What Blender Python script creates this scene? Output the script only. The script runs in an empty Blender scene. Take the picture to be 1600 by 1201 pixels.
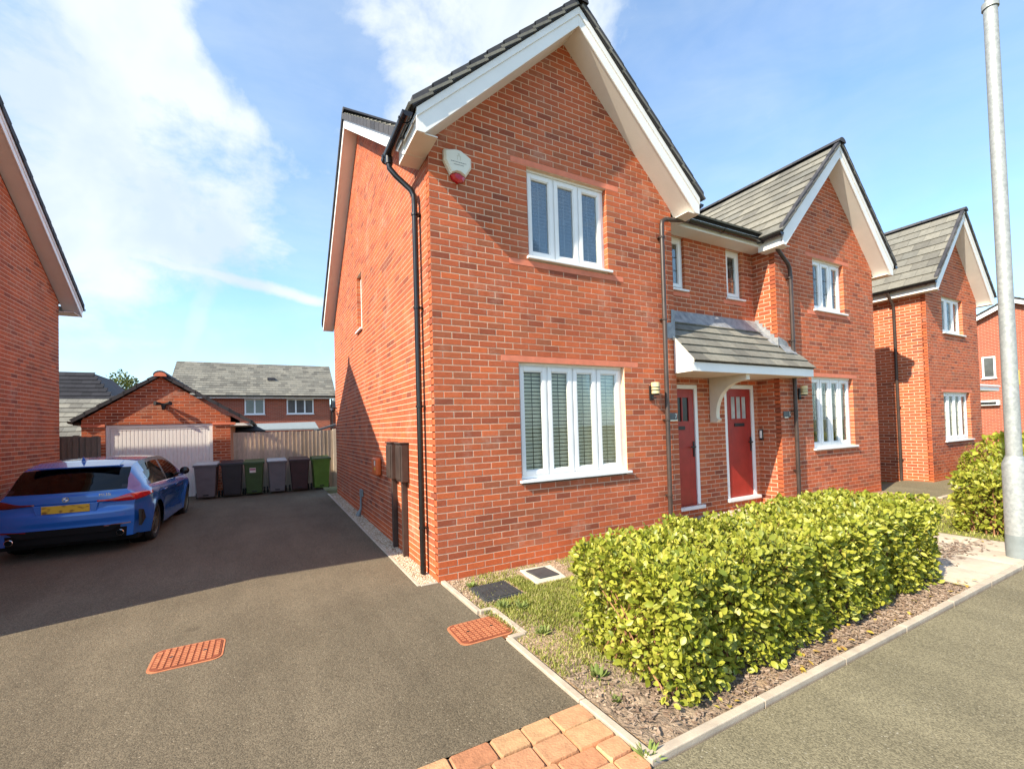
import bpy, bmesh, math, random
from mathutils import Vector, Matrix
random.seed(7)
C = bpy.context.scene.collection
S = bpy.context.scene
R = math.radians
PI = math.pi

# ------------------------------------------------------------------ camera
CAM = Vector((-1.65067, -4.78209, 1.68715))
cr, cu, cf = Vector((0.8767, -0.48018, -0.02874)), Vector((0.0146, -0.03315, 0.99934)), Vector((0.48082, 0.87654, 0.02205))
cam = bpy.data.cameras.new('camera'); camo = bpy.data.objects.new('camera', cam); C.objects.link(camo)
m = Matrix.Identity(4)
for i in range(3):
    m[i][0] = cr[i]; m[i][1] = cu[i]; m[i][2] = -cf[i]; m[i][3] = CAM[i]
camo.matrix_world = m
cam.sensor_fit = 'HORIZONTAL'; cam.sensor_width = 36; cam.lens = 705.855 / 1600 * 36
cam.shift_y = 50 / 1600
cam.clip_start = 0.05; cam.clip_end = 2000
S.camera = camo

# ------------------------------------------------------------------ sky, sun, exposure
SUN = Vector((-1, -.26, .82)).normalized()
w = bpy.data.worlds.new('World'); S.world = w; w.use_nodes = True
nt = w.node_tree; nt.nodes.clear()
def N(nt, t, **k):
    n = nt.nodes.new(t)
    for a, b in k.items():
        if a == 'i':
            for q, v in b.items(): n.inputs[q].default_value = v
        else: setattr(n, a, b)
    return n
def L(nt, a, b): nt.links.new(a, b)
sky = N(nt, 'ShaderNodeTexSky', sky_type='NISHITA', sun_disc=False)
sky.sun_elevation = math.asin(SUN.z); sky.sun_rotation = math.atan2(SUN.x, SUN.y) % (2 * PI)
sky.air_density = 1.0; sky.dust_density = 0.6; sky.ozone_density = 2.0
tint = N(nt, 'ShaderNodeMix', data_type='RGBA', blend_type='MULTIPLY'); tint.inputs[0].default_value = 1
L(nt, sky.outputs[0], tint.inputs[6]); tint.inputs[7].default_value = (1.16, 1.52, 1.70, 1)
tc = N(nt, 'ShaderNodeTexCoord')
def vmath(op, a, b=None):
    n = N(nt, 'ShaderNodeVectorMath', operation=op)
    L(nt, a, n.inputs[0])
    if b is not None:
        if hasattr(b, 'links'): L(nt, b, n.inputs[1])
        else: n.inputs[1].default_value = b
    return n
def fm(op, a, b=None, c=None, clamp=False):
    n = N(nt, 'ShaderNodeMath', operation=op, use_clamp=clamp)
    for i, x in enumerate((a, b, c)):
        if x is None: continue
        if hasattr(x, 'links'): L(nt, x, n.inputs[i])
        else: n.inputs[i].default_value = x
    return n.outputs[0]
def smooth(x, a, b):
    n = N(nt, 'ShaderNodeMapRange', interpolation_type='SMOOTHSTEP')
    L(nt, x, n.inputs[0]); n.inputs[1].default_value = a; n.inputs[2].default_value = b
    return n.outputs[0]
D = tc.outputs['Generated']
def dotd(v):
    v = Vector(v).normalized()
    return vmath('DOT_PRODUCT', D, tuple(v)).outputs['Value']
def noise(scale, detail, rough, src, dist=0.0, off=(0, 0, 0), stretch=(1, 1, 1)):
    mp = N(nt, 'ShaderNodeMapping'); L(nt, src, mp.inputs[0]); mp.inputs[1].default_value = off; mp.inputs[3].default_value = stretch
    n = N(nt, 'ShaderNodeTexNoise'); L(nt, mp.outputs[0], n.inputs[0])
    n.inputs['Scale'].default_value = scale; n.inputs['Detail'].default_value = detail; n.inputs['Roughness'].default_value = rough; n.inputs['Distortion'].default_value = dist
    return n.outputs[0]
n1 = noise(2.6, 9, .62, D, .25, (3.1, .4, 1.7), (1, 1, 1.5))
n2 = noise(9, 6, .6, D, .2, (1, 5, 2))
# banks of cloud: directions where they gather and how wide they are
banks = [((-.24, .82, .50), .86, .985, .56), ((-.42, .88, .34), .90, .99, .26), ((0, .85, .52), .96, .998, .36), ((.0, .90, .44), .985, .999, .22), ((.29, .70, .66), .93, .995, .62), ((.05, .88, .44), .975, .998, .2),
         ((-.10, .93, .35), .975, .998, .16), ((-.9, .2, .4), .7, .97, .3), ((.1, -.8, .5), .75, .98, .28), ((.9, -.2, .35), .9, .99, .1), ((.42, .78, .42), .96, .998, .12), ((.25,.93,.27),.96,.998,.10)]
acc = None
for v, a, b, wt in banks:
    q = fm('MULTIPLY', smooth(dotd(v), a, b), wt)
    acc = q if acc is None else fm('MAXIMUM', acc, q)
for v, a, b, wt in [((-.095, .872, .480), .9955, .9998, .26), ((-.0, .80, .60), .9935, .9995, .40), ((.06, .89, .45), .993, .999, .22), ((.10,.80,.59),.990,.999,.25)]:      # clear gaps inside the bank
    acc = fm('SUBTRACT', acc, fm('MULTIPLY', smooth(dotd(v), a, b), wt))
dens = fm('ADD', fm('ADD', acc, fm('MULTIPLY', fm('SUBTRACT', n1, .5), 2.2)), fm('MULTIPLY', fm('SUBTRACT', n2, .5), .28))
cl = smooth(dens, .12, .72)
# two old vapour trails
def trail(p, q, wd, s):
    p = Vector(p).normalized(); q = Vector(q).normalized(); nrm = p.cross(q).normalized(); mid = (p + q).normalized(); cosl = mid.dot(p)
    wob = fm('MULTIPLY', fm('SUBTRACT', n2, .5), .03)
    d = fm('ABSOLUTE', fm('ADD', dotd(nrm), wob))
    a = fm('SUBTRACT', 1.0, smooth(d, wd * .1, wd))
    return fm('MULTIPLY', fm('MULTIPLY', a, smooth(dotd(mid), cosl - .006, cosl + .01)), s)
tr1 = trail((-.30, .90, .305), (.13, .957, .255), .018, .95)
tr2 = trail((-.066, .945, .32), (-.13, .985, .11), .030, .55)
veil = fm('MULTIPLY', noise(3.5, 6, .6, D, .4, (7, 2, 0), (1, 1, 3)), .50)
allc = fm('MAXIMUM', fm('MAXIMUM', cl, tr1), fm('MAXIMUM', tr2, veil))
up = N(nt, 'ShaderNodeSeparateXYZ'); L(nt, D, up.inputs[0])
haze = fm('SUBTRACT', 1.0, smooth(up.outputs[2], -.02, .32))
allc = fm('MAXIMUM', allc, fm('MULTIPLY', haze, .58))
allc = fm('MINIMUM', allc, .93)
mixc = N(nt, 'ShaderNodeMix', data_type='RGBA'); L(nt, allc, mixc.inputs[0]); L(nt, tint.outputs[2], mixc.inputs[6])
n4 = noise(4.2, 5, .55, D, .3, (9, 1, 4))
cc = N(nt, 'ShaderNodeMix', data_type='RGBA'); L(nt, smooth(n4, .35, .62), cc.inputs[0]); cc.inputs[6].default_value = (3.7, 4.3, 4.9, 1); cc.inputs[7].default_value = (4.9, 5.25, 5.4, 1); L(nt, cc.outputs[2], mixc.inputs[7])
bg = N(nt, 'ShaderNodeBackground'); L(nt, mixc.outputs[2], bg.inputs[0]); bg.inputs[1].default_value = 0.105
ow = N(nt, 'ShaderNodeOutputWorld'); L(nt, bg.outputs[0], ow.inputs[0])

sl = bpy.data.lights.new('sun', 'SUN'); sl.energy = 5.0; sl.angle = R(.53); sl.color = (1.0, .88, .69)
so = bpy.data.objects.new('sun', sl); C.objects.link(so); so.rotation_euler = SUN.to_track_quat('Z', 'Y').to_euler(); so.location = (-20, -5, 20)
S.view_settings.view_transform = 'Standard'; S.view_settings.look = 'None'; S.view_settings.gamma = 1
S.view_settings.exposure = 1.0; S.view_settings.use_curve_mapping = False
S.render.engine = 'CYCLES'
S.cycles.max_bounces = 8; S.cycles.transparent_max_bounces = 12

# ------------------------------------------------------------------ materials
def mat(name, col, rough=.6, metal=0, spec=.5, var=0.0, vscale=8, bump=0.0, bscale=60, bdist=.01, coat=0, subs=0, col2=None, detail=5, obj=True):
    m = bpy.data.materials.new(name); m.use_nodes = True; t = m.node_tree; b = t.nodes['Principled BSDF']
    b.inputs['Base Color'].default_value = (*col, 1); b.inputs['Roughness'].default_value = rough; b.inputs['Metallic'].default_value = metal
    b.inputs['Specular IOR Level'].default_value = spec; b.inputs['Coat Weight'].default_value = coat
    g = N(t, 'ShaderNodeTexCoord')
    if var or col2:
        n = N(t, 'ShaderNodeTexNoise'); L(t, g.outputs['Object'], n.inputs[0]); n.inputs['Scale'].default_value = vscale; n.inputs['Detail'].default_value = detail; n.inputs['Roughness'].default_value = .65
        rp = N(t, 'ShaderNodeValToRGB'); L(t, n.outputs[0], rp.inputs[0])
        c2 = col2 or tuple(min(1, c * (1 + var)) for c in col); c1 = col if col2 else tuple(c * (1 - var) for c in col)
        rp.color_ramp.elements[0].position = .35; rp.color_ramp.elements[1].position = .66
        rp.color_ramp.elements[0].color = (*c1, 1); rp.color_ramp.elements[1].color = (*c2, 1)
        L(t, rp.outputs[0], b.inputs['Base Color'])
    if bump:
        n = N(t, 'ShaderNodeTexNoise'); L(t, g.outputs['Object'], n.inputs[0]); n.inputs['Scale'].default_value = bscale; n.inputs['Detail'].default_value = 4
        bp = N(t, 'ShaderNodeBump'); bp.inputs['Strength'].default_value = bump; bp.inputs['Distance'].default_value = bdist
        L(t, n.outputs[0], bp.inputs['Height']); L(t, bp.outputs[0], b.inputs['Normal'])
    return m

def rnd_mat(name, cols, rough=.85, bump=.4, bscale=90, grain=.12, gscale=30, spec=.3, trans=0.0, streak=(1, 1, 1), bdist=.004, pos=None, salt=0.0):
    """each piece (object or mesh island) takes its own tone from the ramp"""
    m = bpy.data.materials.new(name); m.use_nodes = True; t = m.node_tree; b = t.nodes['Principled BSDF']
    b.inputs['Roughness'].default_value = rough; b.inputs['Specular IOR Level'].default_value = spec
    g = N(t, 'ShaderNodeNewGeometry'); oi = N(t, 'ShaderNodeObjectInfo'); cb = N(t, 'ShaderNodeCombineXYZ')
    L(t, g.outputs['Random Per Island'], cb.inputs[0]); L(t, oi.outputs['Random'], cb.inputs[1])
    wn = N(t, 'ShaderNodeTexWhiteNoise', noise_dimensions='3D'); L(t, cb.outputs[0], wn.inputs[0])
    rp = N(t, 'ShaderNodeValToRGB'); L(t, wn.outputs['Value'], rp.inputs[0]); rp.color_ramp.interpolation = 'LINEAR'
    el = rp.color_ramp.elements
    while len(el) < len(cols): el.new(.5)
    for i, c in enumerate(cols):
        el[i].position = pos[i] if pos else i / (len(cols) - 1); el[i].color = (*c, 1)
    mp = N(t, 'ShaderNodeMapping'); mp.inputs[3].default_value = streak; L(t, g.outputs['Position'], mp.inputs[0])
    n = N(t, 'ShaderNodeTexNoise'); L(t, mp.outputs[0], n.inputs[0]); n.inputs['Scale'].default_value = gscale; n.inputs['Detail'].default_value = 5; n.inputs['Roughness'].default_value = .7
    mr = N(t, 'ShaderNodeMapRange'); L(t, n.outputs[0], mr.inputs[0]); mr.inputs[1].default_value = .3; mr.inputs[2].default_value = .7; mr.inputs[3].default_value = 1 - grain; mr.inputs[4].default_value = 1 + grain
    nb = N(t, 'ShaderNodeTexNoise'); L(t, g.outputs['Position'], nb.inputs[0]); nb.inputs['Scale'].default_value = 1.1; nb.inputs['Detail'].default_value = 6; nb.inputs['Roughness'].default_value = .6
    mb_ = N(t, 'ShaderNodeMapRange'); L(t, nb.outputs[0], mb_.inputs[0]); mb_.inputs[1].default_value = .3; mb_.inputs[2].default_value = .7; mb_.inputs[3].default_value = .84; mb_.inputs[4].default_value = 1.14
    mm_ = N(t, 'ShaderNodeMath', operation='MULTIPLY'); L(t, mr.outputs[0], mm_.inputs[0]); L(t, mb_.outputs[0], mm_.inputs[1])
    mx = N(t, 'ShaderNodeVectorMath', operation='SCALE'); L(t, rp.outputs[0], mx.inputs[0]); L(t, mm_.outputs[0], mx.inputs['Scale'])
    if salt:
        ns = N(t, 'ShaderNodeTexNoise'); L(t, g.outputs['Position'], ns.inputs[0]); ns.inputs['Scale'].default_value = 1.7; ns.inputs['Detail'].default_value = 9; ns.inputs['Roughness'].default_value = .75
        ms_ = N(t, 'ShaderNodeMapRange', interpolation_type='SMOOTHSTEP'); L(t, ns.outputs[0], ms_.inputs[0]); ms_.inputs[1].default_value = .52; ms_.inputs[2].default_value = .74; ms_.inputs[4].default_value = salt
        mq = N(t, 'ShaderNodeMix', data_type='RGBA'); L(t, ms_.outputs[0], mq.inputs[0]); L(t, mx.outputs[0], mq.inputs[6]); mq.inputs[7].default_value = (.58, .43, .34, 1); mxo = mq.outputs[2]
    else: mxo = mx.outputs[0]
    L(t, mxo, b.inputs['Base Color'])
    if bump:
        n3 = N(t, 'ShaderNodeTexNoise'); L(t, g.outputs['Position'], n3.inputs[0]); n3.inputs['Scale'].default_value = bscale; n3.inputs['Detail'].default_value = 3
        bp = N(t, 'ShaderNodeBump'); bp.inputs['Strength'].default_value = bump; bp.inputs['Distance'].default_value = bdist
        L(t, n3.outputs[0], bp.inputs['Height']); L(t, bp.outputs[0], b.inputs['Normal'])
    if trans:
        tr = N(t, 'ShaderNodeBsdfTranslucent'); sc = N(t, 'ShaderNodeVectorMath', operation='MULTIPLY'); L(t, mx.outputs[0], sc.inputs[0]); sc.inputs[1].default_value = (1.25, 1.2, .6)
        L(t, sc.outputs[0], tr.inputs[0]); ms = N(t, 'ShaderNodeMixShader'); ms.inputs[0].default_value = trans
        L(t, b.outputs[0], ms.inputs[1]); L(t, tr.outputs[0], ms.inputs[2]); L(t, ms.outputs[0], t.nodes['Material Output'].inputs[0])
    return m

M = {}
M['brick'] = rnd_mat('brick_face', [(.24, .064, .034), (.39, .092, .040), (.49, .118, .046), (.44, .104, .042), (.33, .100, .048), (.56, .126, .042)], gscale=22, grain=.16, bump=.5, bscale=110, streak=(1, 1, 3), pos=[0, .14, .45, .68, .84, 1], salt=.38)
M['brick_plinth'] = rnd_mat('brick_plinth', [(.52, .110, .036), (.57, .13, .044), (.47, .098, .036)], gscale=16, grain=.12, bump=.4)
M['brick_quoin'] = rnd_mat('brick_red', [(.40, .115, .06), (.48, .15, .07), (.52, .17, .065)], gscale=16, grain=.12, bump=.4)
M['mortar'] = mat('mortar', (.66, .46, .325), .95, var=.12, vscale=12, bump=.4, bscale=220)
M['lintel'] = mat('terracotta_lintel', (.66, .20, .115), .8, var=.10, vscale=9, bump=.15, bscale=120)
M['tile'] = rnd_mat('roof_tile', [(.115, .11, .096), (.165, .158, .135), (.21, .20, .168), (.14, .138, .122)], rough=.8, gscale=14, grain=.18, bump=.4, bscale=70)
M['tile_dark'] = rnd_mat('roof_tile_dark', [(.028, .029, .036), (.048, .048, .056), (.062, .06, .066)], rough=.75, gscale=14, grain=.18, bump=.4, bscale=70)
M['slate_dark'] = rnd_mat('dark_slate', [(.012, .012, .016), (.022, .022, .028)], rough=.8, grain=.15, bump=.3)
M['under'] = mat('roof_underlay', (.03, .03, .032), .9)
M['upvc'] = mat('white_upvc', (.80, .80, .79), .35, var=.03, vscale=3, bump=.02, bscale=20)
M['fascia'] = mat('white_fascia', (.80, .79, .77), .4, var=.035, vscale=2.2, bump=.03, bscale=14)
M['soffit'] = mat('soffit_board', (.72, .68, .63), .6, var=.04, vscale=3)
M['gutter'] = mat('black_gutter', (.012, .011, .011), .22, var=.2, vscale=5)
M['brownpipe'] = mat('brown_black_pipe', (.05, .034, .028), .42, var=.3, vscale=4, bump=.03)
M['lead'] = mat('lead_flashing', (.19, .20, .22), .55, metal=.25, col2=(.36, .37, .38), vscale=9, bump=.5, bscale=24, bdist=.01)
M['door'] = mat('red_door', (.32, .024, .017), .42, var=.12, vscale=6, bump=.25, bscale=40, bdist=.001)
M['black'] = mat('black_plastic', (.012, .012, .013), .45, var=.2, vscale=9)
M['chrome'] = mat('chrome', (.7, .7, .7), .2, metal=1)
M['slate'] = mat('grey_slate', (.09, .10, .10), .5, var=.15, vscale=20)
M['interior'] = mat('unlit_room_dark', (.035, .033, .03), .95)  # near-black puts the darkness of unlit rooms into the colour
M['blind'] = mat('blind_slat', (.80, .76, .62), .6, var=.06)
M['blind_dark'] = mat('blind_slat_grey', (.17, .165, .165), .6, var=.06)
M['cord'] = mat('blind_cord', (.05, .045, .04), .8)
M['curtain'] = mat('curtain_net', (.42, .42, .40), .9, var=.2, vscale=5)
M['leadcame'] = mat('lead_came', (.10, .10, .10), .6)
M['cream'] = mat('cream_paint', (.68, .63, .52), .5, var=.05, vscale=4)
def glass(name, tintc=(.75, .8, .8), refl=1.0, dark=0.0):
    m = bpy.data.materials.new(name); m.use_nodes = True; t = m.node_tree; t.nodes.remove(t.nodes['Principled BSDF'])
    tr = N(t, 'ShaderNodeBsdfTransparent'); tr.inputs[0].default_value = (*tintc, 1)
    gl = N(t, 'ShaderNodeBsdfGlossy'); gl.inputs['Roughness'].default_value = .015; gl.inputs[0].default_value = (1, 1, 1, 1)
    fr = N(t, 'ShaderNodeFresnel'); fr.inputs[0].default_value = 1.6
    ad = N(t, 'ShaderNodeMath', operation='MULTIPLY_ADD'); L(t, fr.outputs[0], ad.inputs[0]); ad.inputs[1].default_value = refl * .38; ad.inputs[2].default_value = .0; ad.use_clamp = True
    ms = N(t, 'ShaderNodeMixShader'); L(t, ad.outputs[0], ms.inputs[0]); L(t, tr.outputs[0], ms.inputs[1]); L(t, gl.outputs[0], ms.inputs[2]); L(t, ms.outputs[0], t.nodes['Material Output'].inputs[0])
    return m
M['glass'] = glass('window_glass', (.88, .90, .88))
M['carglass'] = glass('car_glass', (.10, .11, .11), 1.6)

def tarmac(name, c1, c2, spk):
    m = bpy.data.materials.new(name); m.use_nodes = True; t = m.node_tree; b = t.nodes['Principled BSDF']; b.inputs['Roughness'].default_value = .9; b.inputs['Specular IOR Level'].default_value = .25
    g = N(t, 'ShaderNodeNewGeometry')
    n = N(t, 'ShaderNodeTexNoise'); L(t, g.outputs['Position'], n.inputs[0]); n.inputs['Scale'].default_value = .9; n.inputs['Detail'].default_value = 6; n.inputs['Roughness'].default_value = .6
    rp = N(t, 'ShaderNodeValToRGB'); L(t, n.outputs[0], rp.inputs[0]); rp.color_ramp.elements[0].position = .3; rp.color_ramp.elements[1].position = .7
    rp.color_ramp.elements[0].color = (*c1, 1); rp.color_ramp.elements[1].color = (*c2, 1)
    v = N(t, 'ShaderNodeTexVoronoi'); L(t, g.outputs['Position'], v.inputs[0]); v.inputs['Scale'].default_value = 140
    sp = N(t, 'ShaderNodeSeparateColor'); L(t, v.outputs['Color'], sp.inputs[0])
    mr = N(t, 'ShaderNodeMapRange'); L(t, sp.outputs[0], mr.inputs[0]); mr.inputs[1].default_value = 0; mr.inputs[2].default_value = 1; mr.inputs[3].default_value = .64; mr.inputs[4].default_value = 1.36
    sc = N(t, 'ShaderNodeVectorMath', operation='SCALE'); L(t, rp.outputs[0], sc.inputs[0]); L(t, mr.outputs[0], sc.inputs['Scale'])
    # old stains and worn, paler tracks
    n5 = N(t, 'ShaderNodeTexNoise'); mp5 = N(t, 'ShaderNodeMapping'); mp5.inputs[3].default_value = (1.7, .35, 1); L(t, g.outputs['Position'], mp5.inputs[0]); L(t, mp5.outputs[0], n5.inputs[0]); n5.inputs['Scale'].default_value = 1.0; n5.inputs['Detail'].default_value = 8; n5.inputs['Roughness'].default_value = .7
    m5 = N(t, 'ShaderNodeMapRange'); L(t, n5.outputs[0], m5.inputs[0]); m5.inputs[1].default_value = .36; m5.inputs[2].default_value = .6; m5.inputs[3].default_value = .84; m5.inputs[4].default_value = 1.08
    v6 = N(t, 'ShaderNodeTexVoronoi'); L(t, g.outputs['Position'], v6.inputs[0]); v6.inputs['Scale'].default_value = .8; v6.inputs['Randomness'].default_value = 1
    m6 = N(t, 'ShaderNodeMapRange'); L(t, v6.outputs['Distance'], m6.inputs[0]); m6.inputs[1].default_value = .03; m6.inputs[2].default_value = .07; m6.inputs[3].default_value = .72; m6.inputs[4].default_value = 1.0
    m7 = N(t, 'ShaderNodeMath', operation='MULTIPLY'); L(t, m5.outputs[0], m7.inputs[0]); L(t, m6.outputs[0], m7.inputs[1]); m8 = N(t, 'ShaderNodeMath', operation='MULTIPLY'); L(t, m7.outputs[0], m8.inputs[0]); L(t, mr.outputs[0], m8.inputs[1]); L(t, m8.outputs[0], sc.inputs['Scale'])
    # pale chips
    gt = N(t, 'ShaderNodeMath', operation='GREATER_THAN'); L(t, sp.outputs[1], gt.inputs[0]); gt.inputs[1].default_value = .994
    mx = N(t, 'ShaderNodeMix', data_type='RGBA'); L(t, gt.outputs[0], mx.inputs[0]); L(t, sc.outputs[0], mx.inputs[6]); mx.inputs[7].default_value = (*spk, 1)
    L(t, mx.outputs[2], b.inputs['Base Color'])
    bp = N(t, 'ShaderNodeBump'); bp.inputs['Strength'].default_value = .55; bp.inputs['Distance'].default_value = .004
    L(t, v.outputs['Distance'], bp.inputs['Height']); bp.invert = True; L(t, bp.outputs[0], b.inputs['Normal'])
    return m
M['tarmac'] = tarmac('driveway_tarmac', (.108, .088, .059), (.142, .117, .080), (.26, .22, .16))
M['tarmac2'] = tarmac('footpath_tarmac', (.158, .137, .086), (.198, .173, .110), (.30, .27, .20))
M['kerb'] = mat('concrete_edging', (.36, .30, .235), .9, col2=(.50, .42, .325), vscale=6, bump=.5, bscale=120, bdist=.003)
M['paver'] = rnd_mat('block_paver', [(.38, .165, .085), (.48, .25, .13), (.42, .20, .11), (.50, .31, .155), (.44, .19, .09)], gscale=18, grain=.22, bump=.7, bscale=80, bdist=.006)
M['slab'] = rnd_mat('paving_slab', [(.44, .37, .29), (.52, .44, .34), (.48, .40, .31)], gscale=9, grain=.12, bump=.4, bscale=90)
M['joint'] = mat('joint_sand', (.12, .10, .075), .95, var=.3, vscale=20)
M['soil'] = mat('garden_soil', (.27, .185, .115), .95, col2=(.42, .30, .195), vscale=5, bump=1.0, bscale=60, bdist=.02, detail=8)
M['mulchbed'] = mat('dark_bed_soil', (.17, .12, .085), .95, col2=(.40, .30, .21), vscale=9, bump=1, bscale=50, bdist=.03)
M['pebble'] = rnd_mat('gravel_pebble', [(.42, .33, .22), (.55, .45, .32), (.62, .53, .42), (.30, .20, .13), (.50, .38, .25), (.66, .60, .50)], gscale=40, grain=.12, bump=0)
M['crumb'] = rnd_mat('soil_crumb', [(.26, .18, .115), (.38, .28, .19), (.48, .38, .28)], gscale=40, grain=.12, bump=0)
M['chip'] = rnd_mat('bark_chip', [(.12, .075, .05), (.24, .16, .11), (.42, .32, .24), (.18, .12, .085), (.34, .26, .2)], gscale=60, grain=.2, bump=0)
M['grass'] = rnd_mat('grass_blade', [(.15, .19, .028), (.24, .27, .045), (.34, .34, .085), (.46, .40, .18)], rough=.6, gscale=9, grain=.2, bump=0, trans=.25, pos=[0, .35, .75, 1])
M['lawn'] = mat('lawn_thatch', (.15, .15, .045), .95, col2=(.23, .20, .08), vscale=7, bump=1, bscale=90, bdist=.02)
M['leaf'] = rnd_mat('hedge_leaf', [(.13, .165, .018), (.26, .29, .032), (.39, .39, .055), (.21, .235, .026), (.50, .45, .09)], rough=.42, spec=.42, gscale=30, grain=.10, bump=0, trans=.20, pos=[0, .25, .6, .82, 1])
M['leaf_far'] = rnd_mat('far_hedge_leaf', [(.20, .24, .022), (.33, .36, .04), (.44, .44, .06)], rough=.5, spec=.35, gscale=20, grain=.1, bump=0, trans=.3)
M['leaf_dark'] = rnd_mat('tree_leaf', [(.05, .08, .02), (.09, .12, .03), (.13, .15, .04)], rough=.6, gscale=20, grain=.1, bump=0, trans=.2)
M['leaf_red'] = rnd_mat('red_shrub_leaf', [(.14, .06, .03), (.2, .1, .05), (.13, .13, .04)], rough=.6, gscale=20, grain=.1, bump=0, trans=.2)
M['twig'] = mat('hedge_twig', (.30, .14, .07), .8, var=.2)
M['yellowleaf'] = rnd_mat('yellow_leaf', [(.55, .38, .05), (.45, .30, .06), (.50, .42, .08), (.36, .19, .07)], gscale=30, grain=.15, bump=0, trans=.2)
M['weed'] = rnd_mat('weed_leaf', [(.18, .24, .06), (.28, .32, .11)], gscale=30, grain=.1, bump=0, trans=.25)
M['galv'] = mat('galvanised_steel', (.27, .29, .29), .6, metal=.35, col2=(.40, .42, .415), vscale=26, bump=.08, bscale=60)
M['galv_dark'] = mat('grey_root_paint', (.20, .23, .235), .6, var=.1)
M['rust'] = mat('rusty_iron', (.36, .115, .05), .9, col2=(.50, .19, .085), vscale=14, bump=.5, bscale=120, bdist=.002)
M['rust_dark'] = mat('dark_rust', (.20, .05, .02), .9, var=.2, vscale=14)
M['grate'] = mat('dark_grate', (.055, .058, .06), .6, var=.2, vscale=12, bump=.3)
M['concrete'] = mat('pale_concrete', (.50, .46, .36), .9, col2=(.60, .56, .45), vscale=9, bump=.3, bscale=90)
M['timber'] = rnd_mat('fence_board', [(.46, .38, .29), (.55, .46, .36), (.62, .52, .42), (.50, .41, .32)], gscale=10, grain=.22, bump=.5, bscale=60, streak=(8, 8, .8))
M['timber_dark'] = rnd_mat('shaded_board', [(.14, .12, .10), (.18, .15, .12)], gscale=10, grain=.2, bump=.5, streak=(8, 8, .8))  # left fence's shade is put into this darker board colour; shed wall shares it
M['garage'] = mat('white_garage_door', (.84, .81, .77), .45, var=.02, vscale=2)
M['bin_grey'] = mat('grey_bin', (.15, .14, .15), .5, var=.08, vscale=5, bump=.1, bscale=30)
M['bin_greylid'] = mat('pale_bin_lid', (.42, .43, .42), .5, var=.08, vscale=5)
M['bin_black'] = mat('black_bin', (.028, .025, .03), .45, var=.15, vscale=5, bump=.1)
M['bin_brown'] = mat('brown_bin', (.055, .022, .024), .45, var=.15, vscale=5, bump=.1)
M['bin_green'] = mat('green_bin', (.045, .085, .022), .45, var=.12, vscale=5, bump=.1)
M['bin_lime'] = mat('lime_green_bin', (.12, .22, .03), .4, var=.15, vscale=4, bump=.25, bscale=9, bdist=.03)
M['rubber'] = mat('rubber', (.018, .017, .017), .7)
M['orange'] = mat('orange_case', (.62, .13, .03), .45, var=.08)
M['amberlabel'] = mat('label_white', (.8, .75, .7), .5)
M['yellow'] = mat('yellow_label', (.75, .5, .05), .5)
M['red'] = mat('red_lens', (.45, .0, .012), .15, coat=.5, var=.2, vscale=20)
M['alarmwhite'] = mat('alarm_white', (.70, .69, .60), .4)
M['ink'] = mat('grey_ink', (.12, .12, .12), .6)
M['lanternglass'] = mat('frosted_lantern', (.68, .56, .30), .4)
M['carblue'] = mat('blue_car_paint', (.012, .13, .50), .25, metal=.2, coat=1.0, var=.04, vscale=2)
M['carblack'] = mat('gloss_black_trim', (.012, .010, .012), .25)
M['carmatt'] = mat('matt_black_valance', (.008, .007, .007), .8, spec=.15)
M['taillight'] = mat('tail_light_lens', (.50, .004, .012), .12, coat=1, var=.25, vscale=18)
M['taildark'] = mat('dark_tail_light', (.11, .004, .006), .12, coat=1)
M['alloy'] = mat('alloy_wheel', (.23, .19, .14), .35, metal=.7)
M['plate'] = None
m = bpy.data.materials.new('yellow_plate'); m.use_nodes = True; t = m.node_tree; b = t.nodes['Principled BSDF']; b.inputs['Roughness'].default_value = .4
tcx = N(t, 'ShaderNodeTexCoord'); nn = N(t, 'ShaderNodeTexNoise'); mp = N(t, 'ShaderNodeMapping'); mp.inputs[3].default_value = (9, 1, 16); mp.inputs[1].default_value = (.3, 0, .2); L(t, tcx.outputs['Object'], mp.inputs[0]); L(t, mp.outputs[0], nn.inputs[0]); nn.inputs['Scale'].default_value = .9; nn.inputs['Detail'].default_value = 1
rp = N(t, 'ShaderNodeValToRGB'); L(t, nn.outputs[0], rp.inputs[0]); rp.color_ramp.elements[0].position = .36; rp.color_ramp.elements[1].position = .47; rp.color_ramp.elements[0].color = (.20, .08, .01, 1); rp.color_ramp.elements[1].color = (.62, .36, .02, 1); L(t, rp.outputs[0], b.inputs['Base Color']); M['plate'] = m

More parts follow.
